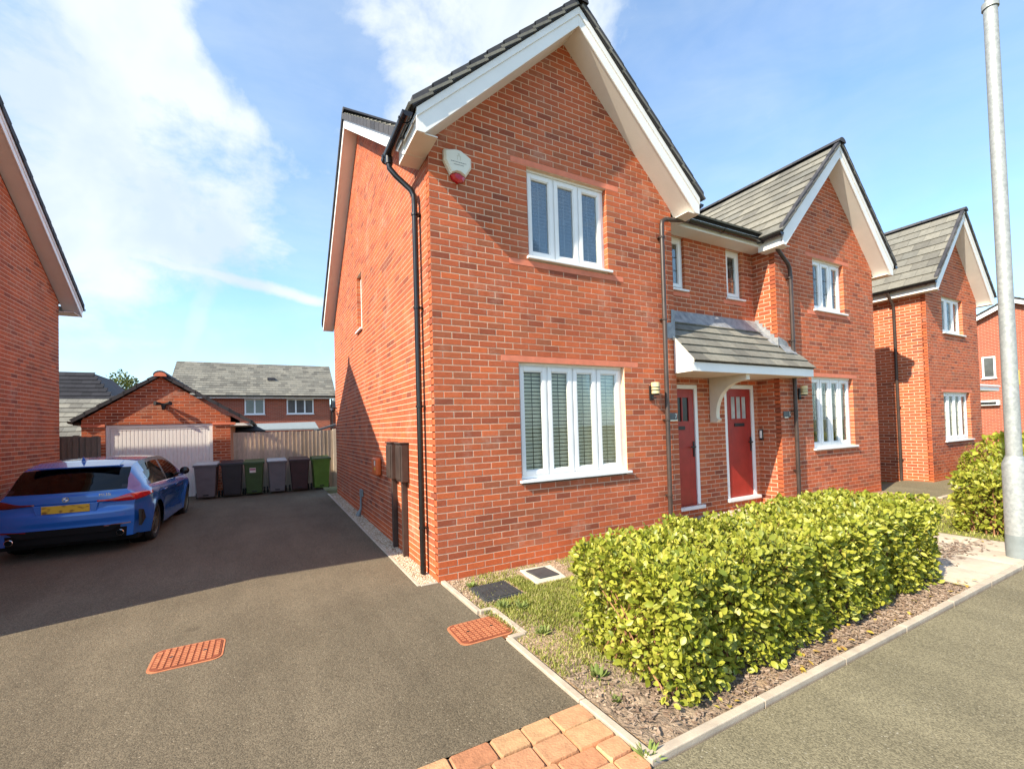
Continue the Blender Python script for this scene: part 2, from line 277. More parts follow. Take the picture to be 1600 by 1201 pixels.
# ------------------------------------------------------------------ mesh helpers
class MB:
    def __init__(s): s.v = []; s.f = []; s.mi = []; s.cur = 0
    def add(s, vs, fs):
        k = len(s.v); s.v += [tuple(p) for p in vs]; s.f += [tuple(i + k for i in f) for f in fs]; s.mi += [s.cur] * len(fs)
    def box(s, x0, x1, y0, y1, z0, z1):
        s.add([(x0, y0, z0), (x1, y0, z0), (x1, y1, z0), (x0, y1, z0), (x0, y0, z1), (x1, y0, z1), (x1, y1, z1), (x0, y1, z1)],
              [(0, 3, 2, 1), (4, 5, 6, 7), (0, 1, 5, 4), (1, 2, 6, 5), (2, 3, 7, 6), (3, 0, 4, 7)])
        return s
    def prism(s, poly, d, fn=None):
        """poly: 3D points of one face (convex or simple), d: offset vector"""
        d = Vector(d); n = len(poly); vs = [Vector(p) for p in poly] + [Vector(p) + d for p in poly]
        nr = Vector((0, 0, 0))
        for i in range(n): nr += vs[i].cross(vs[(i + 1) % n])
        fs = [tuple(range(n)), tuple(range(2 * n - 1, n - 1, -1))] + [(i, i + n, (i + 1) % n + n, (i + 1) % n) for i in range(n)]
        if nr.dot(d) > 0: fs = [tuple(reversed(f)) for f in fs]
        s.add(vs, fs); return s
    def tube(s, path, r, n=10, cap=True, rr=None, a0=0):
        P = [Vector(p) for p in path]; rings = []
        up = None
        for i, p in enumerate(P):
            t = (P[min(i + 1, len(P) - 1)] - P[max(i - 1, 0)]).normalized()
            if up is None: up = Vector((0, 0, 1)) if abs(t.z) < .9 else Vector((1, 0, 0))
            a = t.cross(up).normalized(); bb = a.cross(t).normalized(); up = bb
            q = rr[i] if rr else r
            rings.append([p + a * math.cos(a0 + 2 * PI * j / n) * q + bb * math.sin(a0 + 2 * PI * j / n) * q for j in range(n)])
        vs = [v for rg in rings for v in rg]; fs = []
        for i in range(len(P) - 1):
            for j in range(n): fs.append((i * n + j, i * n + (j + 1) % n, (i + 1) * n + (j + 1) % n, (i + 1) * n + j))
        if cap: fs += [tuple(range(n - 1, -1, -1)), tuple(range((len(P) - 1) * n, len(P) * n))]
        s.add(vs, fs); return s
    def lathe(s, prof, c=(0, 0, 0), n=24, axis='Z'):
        vs = []
        for r, z in prof:
            for j in range(n):
                a = 2 * PI * j / n; x, y = r * math.cos(a), r * math.sin(a)
                p = (x, y, z) if axis == 'Z' else ((z, x, y) if axis == 'X' else (x, z, y))
                vs.append((p[0] + c[0], p[1] + c[1], p[2] + c[2]))
        fs = [(i * n + j, i * n + (j + 1) % n, (i + 1) * n + (j + 1) % n, (i + 1) * n + j) for i in range(len(prof) - 1) for j in range(n)]
        if axis == 'Y': fs = [tuple(reversed(f)) for f in fs]
        s.add(vs, fs); return s
    def build(s, name, m, parent=None, smooth=False, bevel=0, kind=None, label=None, loc=None, seg=2, fixn=False):
        me = bpy.data.meshes.new(name); me.from_pydata(s.v, [], s.f)
        for k in (m if isinstance(m, (list, tuple)) else [m]): me.materials.append(k)
        if isinstance(m, (list, tuple)): me.polygons.foreach_set('material_index', s.mi)
        if fixn:
            b = bmesh.new(); b.from_mesh(me); bmesh.ops.recalc_face_normals(b, faces=b.faces[:]); b.to_mesh(me); b.free()
        o = bpy.data.objects.new(name, me); C.objects.link(o)
        if smooth:
            me.polygons.foreach_set('use_smooth', [True] * len(me.polygons))
            if hasattr(me, 'set_sharp_from_angle'): me.set_sharp_from_angle(angle=R(38))
        if bevel:
            bm = o.modifiers.new('bevel', 'BEVEL'); bm.width = bevel; bm.segments = seg; bm.limit_method = 'ANGLE'
        attach(o, parent)
        if kind: o['kind'] = kind
        if label: o['label'] = label
        return o
def attach(o, parent):
    """geometry is written in world coordinates: undo the place of the thing's Empty"""
    if parent is None: return
    o.parent = parent
    o.matrix_parent_inverse = Matrix.Translation(-world(parent))
def world(o):
    v = Vector(o.location)
    if o.parent: v = v + o.matrix_parent_inverse.translation + world(o.parent)
    return v
def tag(o, label, cat, group=None):
    o['label'] = label; o['category'] = cat
    if group: o['group'] = group
    return o
def thing(name, loc, label, cat, group=None):
    o = bpy.data.objects.new(name, None); C.objects.link(o); o.location = loc; o.empty_display_size = .2
    return tag(o, label, cat, group)
def struct(o): o['kind'] = 'structure'; return o
def gz(y): return .009 * max(0, y)

def clip(poly, a, b, c):
    """keep the part of a 2D polygon where a*s+b*z<=c"""
    out = []
    for i in range(len(poly)):
        p, q = poly[i], poly[(i + 1) % len(poly)]
        dp, dq = a * p[0] + b * p[1] - c, a * q[0] + b * q[1] - c
        if dp <= 1e-9: out.append(p)
        if dp * dq < -1e-14:
            t = dp / (dp - dq); out.append((p[0] + (q[0] - p[0]) * t, p[1] + (q[1] - p[1]) * t))
    return out
def halfplanes(dom):
    """dom is a convex polygon counter-clockwise"""
    hp = []
    for i in range(len(dom)):
        p, q = dom[i], dom[(i + 1) % len(dom)]; ex, ez = q[0] - p[0], q[1] - p[1]; l = math.hypot(ex, ez)
        hp.append((ez / l, -ex / l, (ez * p[0] - ex * p[1]) / l))
    return hp

BH, BL = .075, .225
def camsize(p, n):
    d = Vector(p) - CAM; z = d.dot(cf)
    if z < .3 or n.dot(d) > 0: return 0
    u = 705.9 * d.dot(cr) / z; v = 705.9 * d.dot(cu) / z
    if abs(u) > 790 or v > 640 or v < -540: return 0
    return abs(n.dot(d)) / z ** 3
class Wall:
    """a brick wall: mortar body with openings and bricks standing 5 mm proud of it, in stretcher bond"""
    pend = []
    def __init__(s, root, name, P, ax, n, dom, holes=(), z0=0.0, plinth=3, thick=.1, off=0.0, quoin=(), s_in=0.0, mt='brick', individual=True, label=None, proud=.0022, trim_end=0.0, m_in=0.0, m_out=0.0):
        s.P, s.ax, s.n = Vector(P), Vector(ax), Vector(n); s.root = root
        up = Vector((0, 0, 1)); hp = halfplanes(dom)
        W = lambda a, z, d=0.0: s.P + s.ax * a + up * z + s.n * d
        smin = min(p[0] for p in dom); smax = max(p[0] for p in dom); zmin = min(p[1] for p in dom); zmax = max(p[1] for p in dom)
        # mortar body
        mb = MB(); g = .004
        H = [(a - 0, b + 0, c, d) for a, b, c, d in holes]
        ss = sorted({smin + m_in, smax - m_out, *[h[0] - g for h in H], *[h[1] + g for h in H]}); zz = sorted({zmin, zmax, *[h[2] - g for h in H], *[h[3] + g for h in H]})
        for i in range(len(ss) - 1):
            for j in range(len(zz) - 1):
                cs, cz = (ss[i] + ss[i + 1]) / 2, (zz[j] + zz[j + 1]) / 2
                if any(h[0] < cs < h[1] and h[2] < cz < h[3] for h in H): continue
                pl = [(ss[i], zz[j]), (ss[i + 1], zz[j]), (ss[i + 1], zz[j + 1]), (ss[i], zz[j + 1])]
                for h in hp: pl = clip(pl, *h) if pl else pl
                if len(pl) < 3: continue
                mb.prism([W(*p) for p in pl], -s.n * thick)
        s.obj = mb.build(name, M['mortar'], root, label=label)
        s.bricks = {'brick': MB(), 'brick_plinth': MB(), 'brick_quoin': MB()}; s.cand = []
        k0 = int(math.floor((zmin - z0) / BH)) ; k1 = int(math.ceil((zmax - z0) / BH))
        J = .0112
        for k in range(k0, k1):
            za, zb = z0 + k * BH + J / 2, z0 + (k + 1) * BH - J / 2
            zc = (za + zb) / 2
            rh = [h for h in H if h[2] - .001 < zc < h[3] + .001]
            x = smin + off - (BL / 2 if k % 2 else 0) - BL
            # solid spans of this course
            spans = [(smin + s_in, smax - trim_end)]
            for h in rh:
                ns = []
                for a, b in spans:
                    if h[1] <= a or h[0] >= b: ns.append((a, b)); continue
                    if h[0] > a: ns.append((a, h[0]))
                    if h[1] < b: ns.append((h[1], b))
                spans = ns
            for h in rh:
                for lo_, hi_ in ((h[3], zb), (za, h[2])):
                    if za - 1e-6 <= lo_ < hi_ <= zb + 1e-6 and .012 < hi_ - lo_ < BH - .02 and (h[2] < zc < h[3]):
                        xx = x
                        while xx < h[1]:
                            a2, b2 = max(h[0], xx + J / 2), min(h[1], xx + BL - J / 2); xx += BL
                            if b2 - a2 > .02: s._brick(s.bricks['brick'], [W(a2, lo_ + .002, proud), W(b2, lo_ + .002, proud), W(b2, hi_ - .002, proud), W(a2, hi_ - .002, proud)], proud + .002)
            for (p, q) in spans:
                js = []; xx = x
                while xx < q:
                    if xx > p + .045 and xx < q - .045: js.append(xx)
                    xx += BL
                js = [p - (J / 2 if True else 0)] + js + [q + J / 2]
                for jj in range(len(js) - 1):
                    a2, b2 = max(p, js[jj] + J / 2), min(q, js[jj + 1] - J / 2)
                    if b2 - a2 < .02: continue
                    deep = any(abs(a2 - h[1]) < 1e-6 or abs(b2 - h[0]) < 1e-6 for h in rh)
                    pl = [(a2, za), (b2, za), (b2, zb), (a2, zb)]; full = abs((b2 - a2) - (BL - J)) < .002
                    for h in hp:
                        if any(h[0] * u + h[1] * v > h[2] + 1e-6 for u, v in pl): pl = clip(pl, *h); full = False
                        if len(pl) < 3: break
                    if len(pl) < 3: continue
                    ka = 'brick'
                    if plinth and zc < z0 + plinth * BH and mt == 'brick': ka = 'brick_plinth'
                    elif (deep and (b2 - a2) < .16): ka = 'brick_quoin'
                    pr = proud + random.uniform(-.0004, .0009)
                    if full and not deep and individual:
                        ctr = W((a2 + b2) / 2, zc, 0)
                        sz = camsize(ctr, s.n)
                        if sz > 0: s.cand.append((sz, ctr, ka, pr)); continue
                    s._brick(s.bricks[ka], [W(u, v, pr) for u, v in pl], .095 if deep else pr + .002)
        Wall.pend.append(s)
    def _brick(s, mb, pts, depth):
        d = -s.n * depth; n = len(pts); vs = [Vector(p) for p in pts] + [Vector(p) + d for p in pts]
        nr = Vector((0, 0, 0))
        for i in range(n): nr += (vs[i] - vs[0]).cross(vs[(i + 1) % n] - vs[0])
        fs = [tuple(range(n))] + [(i, i + n, (i + 1) % n + n, (i + 1) % n) for i in range(n)]
        if nr.dot(s.n) < 0: fs = [tuple(reversed(f)) for f in fs]
        mb.add(vs, fs)
_bm = {}
def brick_mesh(ax, n, ka):
    key = (tuple(ax), tuple(n), ka)
    if key not in _bm:
        a = Vector(ax) * (BL / 2 - .0056); u = Vector((0, 0, BH / 2 - .0056)); nn = Vector(n)
        f = [(-a - u), (a - u), (a + u), (-a + u)]; mb = MB()
        c = .0018
        fr = [p * 1.0 - nn * c for p in f]; ins = [(-a * .985 - u * .95), (a * .985 - u * .95), (a * .985 + u * .95), (-a * .985 + u * .95)]
        bk = [p - nn * .009 for p in f]
        mb.add(fr + ins + bk, [(4, 5, 6, 7), (0, 1, 5, 4), (1, 2, 6, 5), (2, 3, 7, 6), (3, 0, 4, 7), (8, 9, 1, 0), (9, 10, 2, 1), (10, 11, 3, 2), (11, 8, 0, 3)])
        me = bpy.data.meshes.new('brick'); me.from_pydata(mb.v, [], mb.f)
        bb = bmesh.new(); bb.from_mesh(me); bmesh.ops.recalc_face_normals(bb, faces=bb.faces[:])
        fc = [q for q in bb.faces if len(q.verts) == 4][0]
        if bb.faces[:][0].normal.dot(nn) < 0: bmesh.ops.reverse_faces(bb, faces=bb.faces[:])
        bb.to_mesh(me); bb.free(); me.materials.append(M[ka]); _bm[key] = me
    return _bm[key]
def finish_bricks(walls, limit=300):
    """the bricks of one thing: the largest in view as objects, the others joined wall by wall"""
    allc = sorted([(c[0], i, j) for i, wl in enumerate(walls) for j, c in enumerate(wl.cand)], reverse=True)
    pick = {(i, j) for _, i, j in allc[:limit]}
    for i, wl in enumerate(walls):
        for j, (sz, ctr, ka, pr) in enumerate(wl.cand):
            if (i, j) in pick:
                o = bpy.data.objects.new('brick', brick_mesh(wl.ax, wl.n, ka)); C.objects.link(o)
                o.location = ctr + wl.n * pr; o.parent = wl.obj; o.matrix_parent_inverse = Matrix.Identity(4)
            else:
                a = wl.ax * (BL / 2 - .0056); u = Vector((0, 0, BH / 2 - .0056)); c = ctr + wl.n * pr
                wl._brick(wl.bricks[ka], [c - a - u, c + a - u, c + a + u, c - a + u], pr + .002)
        mb = MB(); mats = []
        for ka, q in wl.bricks.items():
            if not q.f: continue
            mb.cur = len(mats); mats.append(M[ka]); mb.add(q.v, q.f)
        if mb.f: mb.build('brickwork', mats, wl.obj, kind='stuff')

# ------------------------------------------------------------------ roof tiles
class Tiles:
    def __init__(s, root, parent, limit=300, mt='tile'): s.c = []; s.root = root; s.parent = parent; s.limit = limit; s.mt = mt
    def field(s, O, u, v, nu, nv, keep=None, tw=.33, gauge=.30, th=.028, stagger=True, indiv=True):
        """O: eave corner, u: unit along the eave, v: unit up the slope"""
        O, u, v = Vector(O), Vector(u).normalized(), Vector(v).normalized(); n = u.cross(v).normalized()
        if n.z < 0: n = -n
        for j in range(nv):
            for i in range(-1, nu + 1):
                a = (i + (.5 if (stagger and j % 2) else 0)) * tw
                c0, c1 = a, a + tw
                if keep:
                    r = keep(c0, c1, j * gauge)
                    if r is None: continue
                    c0, c1 = r
                else: c0, c1 = max(0, c0), min(nu * tw, c1)
                if c1 - c0 < .03: continue
                P = O + u * ((c0 + c1) / 2) + v * (j * gauge) + n * random.uniform(0, .002)
                sz = camsize(P + v * .15, n) if indiv else 0
                s.c.append((sz, P, u, v, n, c1 - c0, gauge, th))
    def piece(s, mb, P, u, v, n, wd, g, th):
        a = u * (wd / 2 - .0025); low = n * .030; top = n * .004; e = v * (g + .03)
        A = [P - a + low, P + a + low, P + a + e + top, P - a + e + top]; B = [p - n * th for p in A]
        vs = A + B; fs = [(0, 1, 2, 3), (7, 6, 5, 4), (4, 5, 1, 0), (5, 6, 2, 1), (7, 4, 0, 3)]
        nr = (A[1] - A[0]).cross(A[3] - A[0])
        if nr.dot(n) < 0: fs = [tuple(reversed(f)) for f in fs]
        mb.add(vs, fs)
    def done(s):
        s.c.sort(key=lambda c: -c[0]); mb = MB()
        for k, c in enumerate(s.c):
            if k < s.limit and c[0] > 0:
                q = MB(); s.piece(q, Vector((0, 0, 0)), *c[2:]); o = q.build('roof_tile', M[s.mt]); o.location = c[1]; o.parent = s.parent; o.matrix_parent_inverse = Matrix.Translation(-world(s.parent))
            else: s.piece(mb, *c[1:])
        if mb.f: mb.build('roof_tiling', M[s.mt], s.parent, kind='stuff')

# ------------------------------------------------------------------ windows
def window(wall_frame, s0, s1, z0, z1, n, root, style='blind', setb=.075, vent=True, sillover=(.03, .05), leaded=False, simple=False, label=None):
    P, ax, nn = wall_frame; P, ax, nn = Vector(P), Vector(ax), Vector(nn); up = Vector((0, 0, 1))
    def bx(mb, a, b, c, d, e, f): # s, z, depth (d measured outward)
        pl = [P + ax * a + up * c + nn * e, P + ax * b + up * c + nn * e, P + ax * b + up * d + nn * e, P + ax * a + up * d + nn * e]
        mb.prism(pl, nn * (f - e))
    f = MB(); F = .045; d0, d1 = -setb - .06, -setb
    sillh = .035; zb = z0 + sillh
    bx(f, s0, s0 + F, zb, z1, d0, d1); bx(f, s1 - F, s1, zb, z1, d0, d1)
    bx(f, s0 + F, s1 - F, zb, zb + F, d0, d1); bx(f, s0 + F, s1 - F, z1 - F, z1, d0, d1)
    w = (s1 - s0 - 2 * F) / n
    for i in range(1, n): bx(f, s0 + F + w * i - .014, s0 + F + w * i + .014, zb + F, z1 - F, d0, d1 - .004)
    win = f.build('window', M['upvc'], root, bevel=.004, label=label)
    sl = MB(); bx(sl, s0 - sillover[0], s1 + sillover[1], z0, z0 + sillh - .001, .001, .05); bx(sl, s0 + .002, s1 - .002, z0 + .001, z0 + sillh - .002, -setb - .06, .0005)
    sl.build('sill', M['upvc'], win, bevel=.006)
    if vent:
        v = MB(); bx(v, s0 + .01, s1 - .01, z1 - .03, z1 - .002, d1 + .001, d1 + .022); v.build('head_trim', M['upvc'], win, bevel=.004)
    for i in range(n):
        a, b = s0 + F + w * i + (.016 if i else .002), s0 + F + w * (i + 1) - (.016 if i < n - 1 else .002)
        lo, hi = zb + F + .002, z1 - F - .002; t = .052 if w > .25 else .04
        q = MB(); e0, e1 = d1 - .03, d1 + .012
        bx(q, a, a + t, lo, hi, e0, e1); bx(q, b - t, b, lo, hi, e0, e1); bx(q, a + t, b - t, lo, lo + t, e0, e1); bx(q, a + t, b - t, hi - t, hi, e0, e1)
        t2 = t + .012; e1b = d1 + .003
        bx(q, a + t, a + t2, lo + t, hi - t, e0, e1b); bx(q, b - t2, b - t, lo + t, hi - t, e0, e1b); bx(q, a + t2, b - t2, lo + t, lo + t2, e0, e1b); bx(q, a + t2, b - t2, hi - t2, hi - t, e0, e1b)
        q.build('casement', M['upvc'], win, bevel=.004)
        g = MB(); bx(g, a + t2 - .004, b - t2 + .004, lo + t2 - .004, hi - t2 + .004, d1 - .018, d1 - .012); g.build('pane', M['glass'], win)
        if leaded:
            c = MB(); x0, x1, y0, y1 = a + t2, b - t2, lo + t2, hi - t2
            nx = 2; nz = max(3, int((y1 - y0) / .2))
            for k in range(1, nx): bx(c, x0 + (x1 - x0) * k / nx - .004, x0 + (x1 - x0) * k / nx + .004, y0, y1, d1 - .0115, d1 - .009)
            for k in range(1, nz): bx(c, x0, x1, y0 + (y1 - y0) * k / nz - .004, y0 + (y1 - y0) * k / nz + .004, d1 - .0115, d1 - .0092)
            c.build('lead_came', M['leadcame'], win)
    # what is seen behind the glass
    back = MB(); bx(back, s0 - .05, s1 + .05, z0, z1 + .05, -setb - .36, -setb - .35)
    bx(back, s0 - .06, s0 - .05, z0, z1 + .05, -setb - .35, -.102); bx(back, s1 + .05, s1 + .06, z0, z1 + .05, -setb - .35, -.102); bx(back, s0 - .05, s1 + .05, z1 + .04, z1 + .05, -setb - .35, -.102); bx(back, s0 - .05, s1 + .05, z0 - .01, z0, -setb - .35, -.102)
    back.build('dark_backing', M['interior'], win)  # added dark box that keeps light out and stands for room shade
    if style.startswith('blind'):
        q = MB(); z = zb + .06; pitch = .048; dd = -setb - .072
        while z < z1 - .05:
            wd = .008 if style == 'blind' else .016; tl = .0165 if style == 'blind' else .006
            p = [P + ax * (s0 + .02) + up * (z - tl) + nn * (dd + wd), P + ax * (s1 - .02) + up * (z - tl) + nn * (dd + wd), P + ax * (s1 - .02) + up * (z + tl + .004) + nn * (dd - wd), P + ax * (s0 + .02) + up * (z + tl + .004) + nn * (dd - wd)]
            q.prism(p, nn * .003 if style == 'blind' else up * .003); z += pitch
        q.build('blind', M['blind'] if style == 'blind' else M['blind_dark'], win)
        q = MB()
        for i in range(n): bx(q, s0 + F + w * (i + .5) - .004, s0 + F + w * (i + .5) + .004, zb, z1 - .03, dd + .025, dd + .028)
        q.build('blind_cord', M['cord'] if style == 'blind' else M['blind_dark'], win)
    elif style == 'curtain':
        q = MB(); dd = -setb - .12; k = int((s1 - s0) / .02); pts = []
        for side in (0, 1, 2):
            a, b = [(s0, s0 + (s1 - s0) * .22), (s1 - (s1 - s0) * .22, s1), (s0 + (s1 - s0) * .42, s0 + (s1 - s0) * .58)][side]
            m_ = 26; vs = []
            for i in range(m_ + 1):
                x = a + (b - a) * i / m_; y = dd + .02 * math.sin(i * 1.5) + .006 * math.sin(i * 3.7)
                vs += [P + ax * x + up * zb + nn * y, P + ax * x + up * z1 + nn * y]
            q.add(vs, [(2 * i, 2 * i + 2, 2 * i + 3, 2 * i + 1) for i in range(m_)])
        q.build('curtain', M['curtain'], win, smooth=True)
    return win

def lintel(root, frame, s0, s1, z0, z1, name='lintel', pr=.0045):
    P, ax, nn = map(Vector, frame); up = Vector((0, 0, 1)); mb = MB()
    mb.prism([P + ax * s0 + up * z0 + nn * pr, P + ax * s1 + up * z0 + nn * pr, P + ax * s1 + up * z1 + nn * pr, P + ax * s0 + up * z1 + nn * pr], -nn * .09)
    return mb.build(name, M['lintel'], root, bevel=.002)

def gutter_run(mb, a, b, r=.056, n=8):
    """half-round channel between two points"""
    a, b = Vector(a), Vector(b); t = (b - a).normalized(); sd = t.cross(Vector((0, 0, 1))).normalized(); up = Vector((0, 0, 1))
    ring = lambda p, q: [p + sd * math.cos(PI + PI * i / n) * q + up * math.sin(PI + PI * i / n) * q for i in range(n + 1)]
    A, B, A2, B2 = ring(a, r), ring(b, r), ring(a, r - .006), ring(b, r - .006); k = n + 1
    vs = A + B + A2 + B2; fs = []
    for i in range(n): fs += [(i, i + 1, k + i + 1, k + i), (2 * k + i, 3 * k + i, 3 * k + i + 1, 2 * k + i + 1)]
    fs += [(0, k, 3 * k, 2 * k), (n, 2 * k + n, 3 * k + n, k + n), tuple(range(n, -1, -1)), tuple(range(k, 2 * k))]
    mb.add(vs, fs)
    # bracket collars
    Ln = (b - a).length; m_ = max(1, int(Ln / .8))
    for i in range(m_ + 1):
        p = a + t * (Ln * (i + .15) / (m_ + .3)); q = p + t * .03
        R1, R2 = ring(p, r + .008), ring(q, r + .008); mb.add(R1 + R2, [(j, j + 1, k + j + 1, k + j) for j in range(n)] + [tuple(range(n, -1, -1)), tuple(range(k, 2 * k))])
def downpipe(root, path, clips, r=.034, m=None, wall=None, name='downpipe'):
    mb = MB(); mb.tube(path, r, 12)
    o = mb.build(name, m or M['gutter'], root, smooth=True)
    for z, p, dv in clips:
        q = MB(); p = Vector(p); dv = Vector(dv); q.lathe([(r + .001, z - .012), (r + .009, z - .012), (r + .009, z + .012), (r + .001, z + .012)], (p.x, p.y, 0), 12)
        sd = dv.cross(Vector((0, 0, 1))).normalized()
        pl = [p + Vector((0, 0, z)) + sd * .055 + dv * .02, p + Vector((0, 0, z)) - sd * .055 + dv * .02, p + Vector((0, 0, z)) - sd * .03 + dv * .07, p + Vector((0, 0, z)) + sd * .03 + dv * .07]
        q.prism([a - Vector((0, 0, .008)) for a in pl], (0, 0, .016)); q.build('pipe_clip', m or M['gutter'], o)
    return o

# ------------------------------------------------------------------ front gable wing of a house
def gable_roof(root, tiles, X0, X1, zb, za, ov, yb, yback_l, yback_r, tiles_left=True, tiles_right=False, Y0=0.0, thick=.24, ret=.16):
    """barge boards, soffit, returns, roof slabs and tiles over a gable whose face is Y=Y0; za = top of barge at the apex, zb = its top at the eaves"""
    xc = (X0 + X1) / 2; xl, xr = X0 - ov, X1 + ov; mslope = (za - zb) / (xc - xl); f = Y0 - yb
    for sgn, xe in ((-1, xl), (1, xr)):
        mb = MB()
        bot = za - thick; xin = xe - sgn * .10; zbot_in = zb - .235
        # lower plain board, then the stepped upper strip
        pl = [(xe, f, zb), (xc, f, za), (xc, f, za - thick), (xe - sgn * ((zb - thick + .0) - (zb - .235)) * 0 - sgn * .09, f, zb - .235), (xe, f, zb - .235)]
        mb.prism(pl, (0, .022, 0))
        mb2 = MB(); mb2.prism([(xe, f - .014, zb), (xc, f - .014, za), (xc, f - .014, za - .095), (xe, f - .014, zb - .095)], (0, .0135, 0))
        b = mb.build('barge_board', M['fascia'], root, bevel=.004)
        mb2.build('barge_moulding', M['fascia'], b, bevel=.003)
        # sloping soffit behind it
        xi = xc; pl = [(xe - sgn * .09, f + .0225, zb - .235), (xi, f + .0225, za - thick), (xi, Y0 + .02, za - thick), (xe - sgn * .09, Y0 + .02, zb - .235)]
        q = MB(); q.prism([(p[0], p[1], p[2] + .014) for p in pl], (0, 0, .012)); 
        # boxed return under the eave
        q.prism([(xe, f + .0225, zb - .235), (X0 - .0 if sgn < 0 else X1 + .0, f + .0225, zb - .235), ((X0 if sgn < 0 else X1), (yback_l if sgn < 0 else yback_r), zb - .235), (xe, (yback_l if sgn < 0 else yback_r), zb - .235)], (0, 0, .012))
        q.prism([(xe, f + .023, zb - .22), (xe - sgn * .09, f + .023, zb - .22), (X0 if sgn < 0 else X1, f + .023, zb - .22 + ((ov - .09) * mslope)), (X0 if sgn < 0 else X1, f + .023, zb - .05 ), (xe, f + .023, zb - .05)], (0, .01, 0))
        q.build('soffit', M['soffit'], root)
        # eave fascia running back
        fa = MB(); yb2 = yback_l if sgn < 0 else yback_r
        fa.box(min(xe, xe - sgn * .02), max(xe, xe - sgn * .02), f + .0235, yb2, zb - .225, zb - .03); fa.build('fascia', M['fascia'], root, bevel=.003)
    # roof slabs
    rid = za + .05
    for sgn, xe, yb2, tl in ((-1, xl - .03, yback_l, tiles_left), (1, xr + .03, yback_r, tiles_right)):
        zE = zb - .03 * mslope + .0
        v = Vector((xc - xe, 0, za - zE)).normalized(); n_ = Vector((-v.z * (-sgn) * -1, 0, 0))
        nrm = Vector((sgn * v.z * 1.0, 0, abs(v.x))).normalized()
        slab = MB(); A = [Vector((xe, f - .03, zE)), Vector((xc, f - .03, za)), Vector((xc, yback_l + 3.4, za)), Vector((xe, yb2, zE))]
        slab.prism([p + nrm * .006 for p in A], nrm * .03); ro = slab.build('roof_slope', M['under'], root)
        Ls = (Vector((xc, 0, za)) - Vector((xe, 0, zE))).length; nv = round(Ls / .3); g = (Ls - .02) / nv
        t = Tiles(root, ro, 0) if False else tiles
        yend = lambda h: yb2 + (3.4 - 0) * h / Ls
        def keep(c0, c1, h, yend=yend):
            e = yend(h) - (f - .05); 
            if c0 >= e: return None
            return (max(0, c0), min(c1, e + .1)) if min(c1, e + .1) - max(0, c0) > .03 else None
        tiles.field(Vector((xe - sgn * -.02, f - .05, zE - .02)) + nrm * .034, (0, 1, 0), v, 16, nv, keep, gauge=g, indiv=tl)
    # ridge
    rd = MB(); k = 0; y = f - .07
    while y < yback_l + 3.3:
        pts = [(math.cos(a) * .115, math.sin(a) * .09) for a in [PI * i / 8 for i in range(9)]]
        y1 = y + .44; zr = za + .035 + random.uniform(-.002, .002)
        A = [(xc + p, y, zr + q) for p, q in pts]; Bp = [(xc + p * .98, y1, zr + q * .98) for p, q in pts]
        rd.add(A + Bp, [(i + 1, i, 9 + i, 9 + i + 1) for i in range(8)] + [tuple(range(9)), tuple(range(17, 8, -1))])
        y += .445
    rd.build('ridge_tiles', M['tile_dark'], root, smooth=True)
    # dark dry verge over the barge
    for sgn, xe in ((-1, xl), (1, xr)):
        vg = MB(); L_ = math.hypot(xc - xe, za - zb); nn = int(L_ / .3)
        for i in range(nn + 1):
            t0, t1 = i / (nn + 1), (i + 1.06) / (nn + 1)
            a = Vector((xe - sgn * -.05 + (xc - xe) * t0, f - .045, zb + .0 + (za - zb) * t0)); bq = Vector((xe - sgn * -.05 + (xc - xe) * t1, f - .045, zb + (za - zb) * t1))
            dz = Vector((0, 0, .03)); up = Vector((0, 0, .085))
            vg.prism([a - dz + Vector((0, 0, .012)), bq - dz, bq + up - Vector((0, 0, .014)), a + up], (0, .07, 0))
        vg.build('dry_verge', M['tile_dark'], root)
    return xc

# =================================================================== GROUND
gb = MB(); gb.add([(-400, -400, -.05), (400, -400, -.05), (400, 400, -.05), (-400, 400, -.05)], [(0, 1, 2, 3)])
struct(gb.build('ground', M['lawn']))
dr = MB(); ys = [-2.53, 0, 30]
for a, b in zip(ys, ys[1:]): dr.add([(-14, a, gz(a)), (.0 if b <= 0 else -.2, a, gz(a)), (.0 if b <= 0 else -.2, b, gz(b)), (-14, b, gz(b))], [(0, 1, 2, 3)])
struct(dr.build('driveway', M['tarmac']))
fp = MB(); fp.add([(-60, -12, -.004), (60, -12, -.004), (60, -3.12, -.004), (-60, -3.12, -.004)], [(0, 1, 2, 3)])
struct(fp.build('footpath', M['tarmac2']))
# garden soil sheets
so_ = MB(); so_.add([(.04, -3.1, -.012), (4.35, -3.1, -.012), (4.35, .0, -.012), (.04, .0, -.012)], [(0, 1, 2, 3)]); 
bm_ = bmesh.new(); bmesh.ops.create_grid(bm_, x_segments=90, y_segments=64, size=1)
for v in bm_.verts:
    x, y = .03 + (v.co.x + 1) / 2 * 6.4, -3.09 + (v.co.y + 1) / 2 * 3.5
    h = .012 * math.sin(x * 3.1 + 1) * math.sin(y * 2.7) + random.uniform(-.006, .006)
    edge = min(1, (x - .03) / .12, (y + 3.09) / .12)
    v.co = (x, y, -.018 + (.012 + h) * edge + .11 * max(0, min(1, (x - 3.6) / 1.2)) * max(0, min(1, (y + 1.5) / 1.5)))
me = bpy.data.meshes.new('garden_soil'); bm_.to_mesh(me); bm_.free(); me.materials.append(M['soil']); o = bpy.data.objects.new('garden_soil', me); C.objects.link(o); struct(o)
bd = MB(); bm_ = bmesh.new(); bmesh.ops.create_grid(bm_, x_segments=80, y_segments=20, size=1)
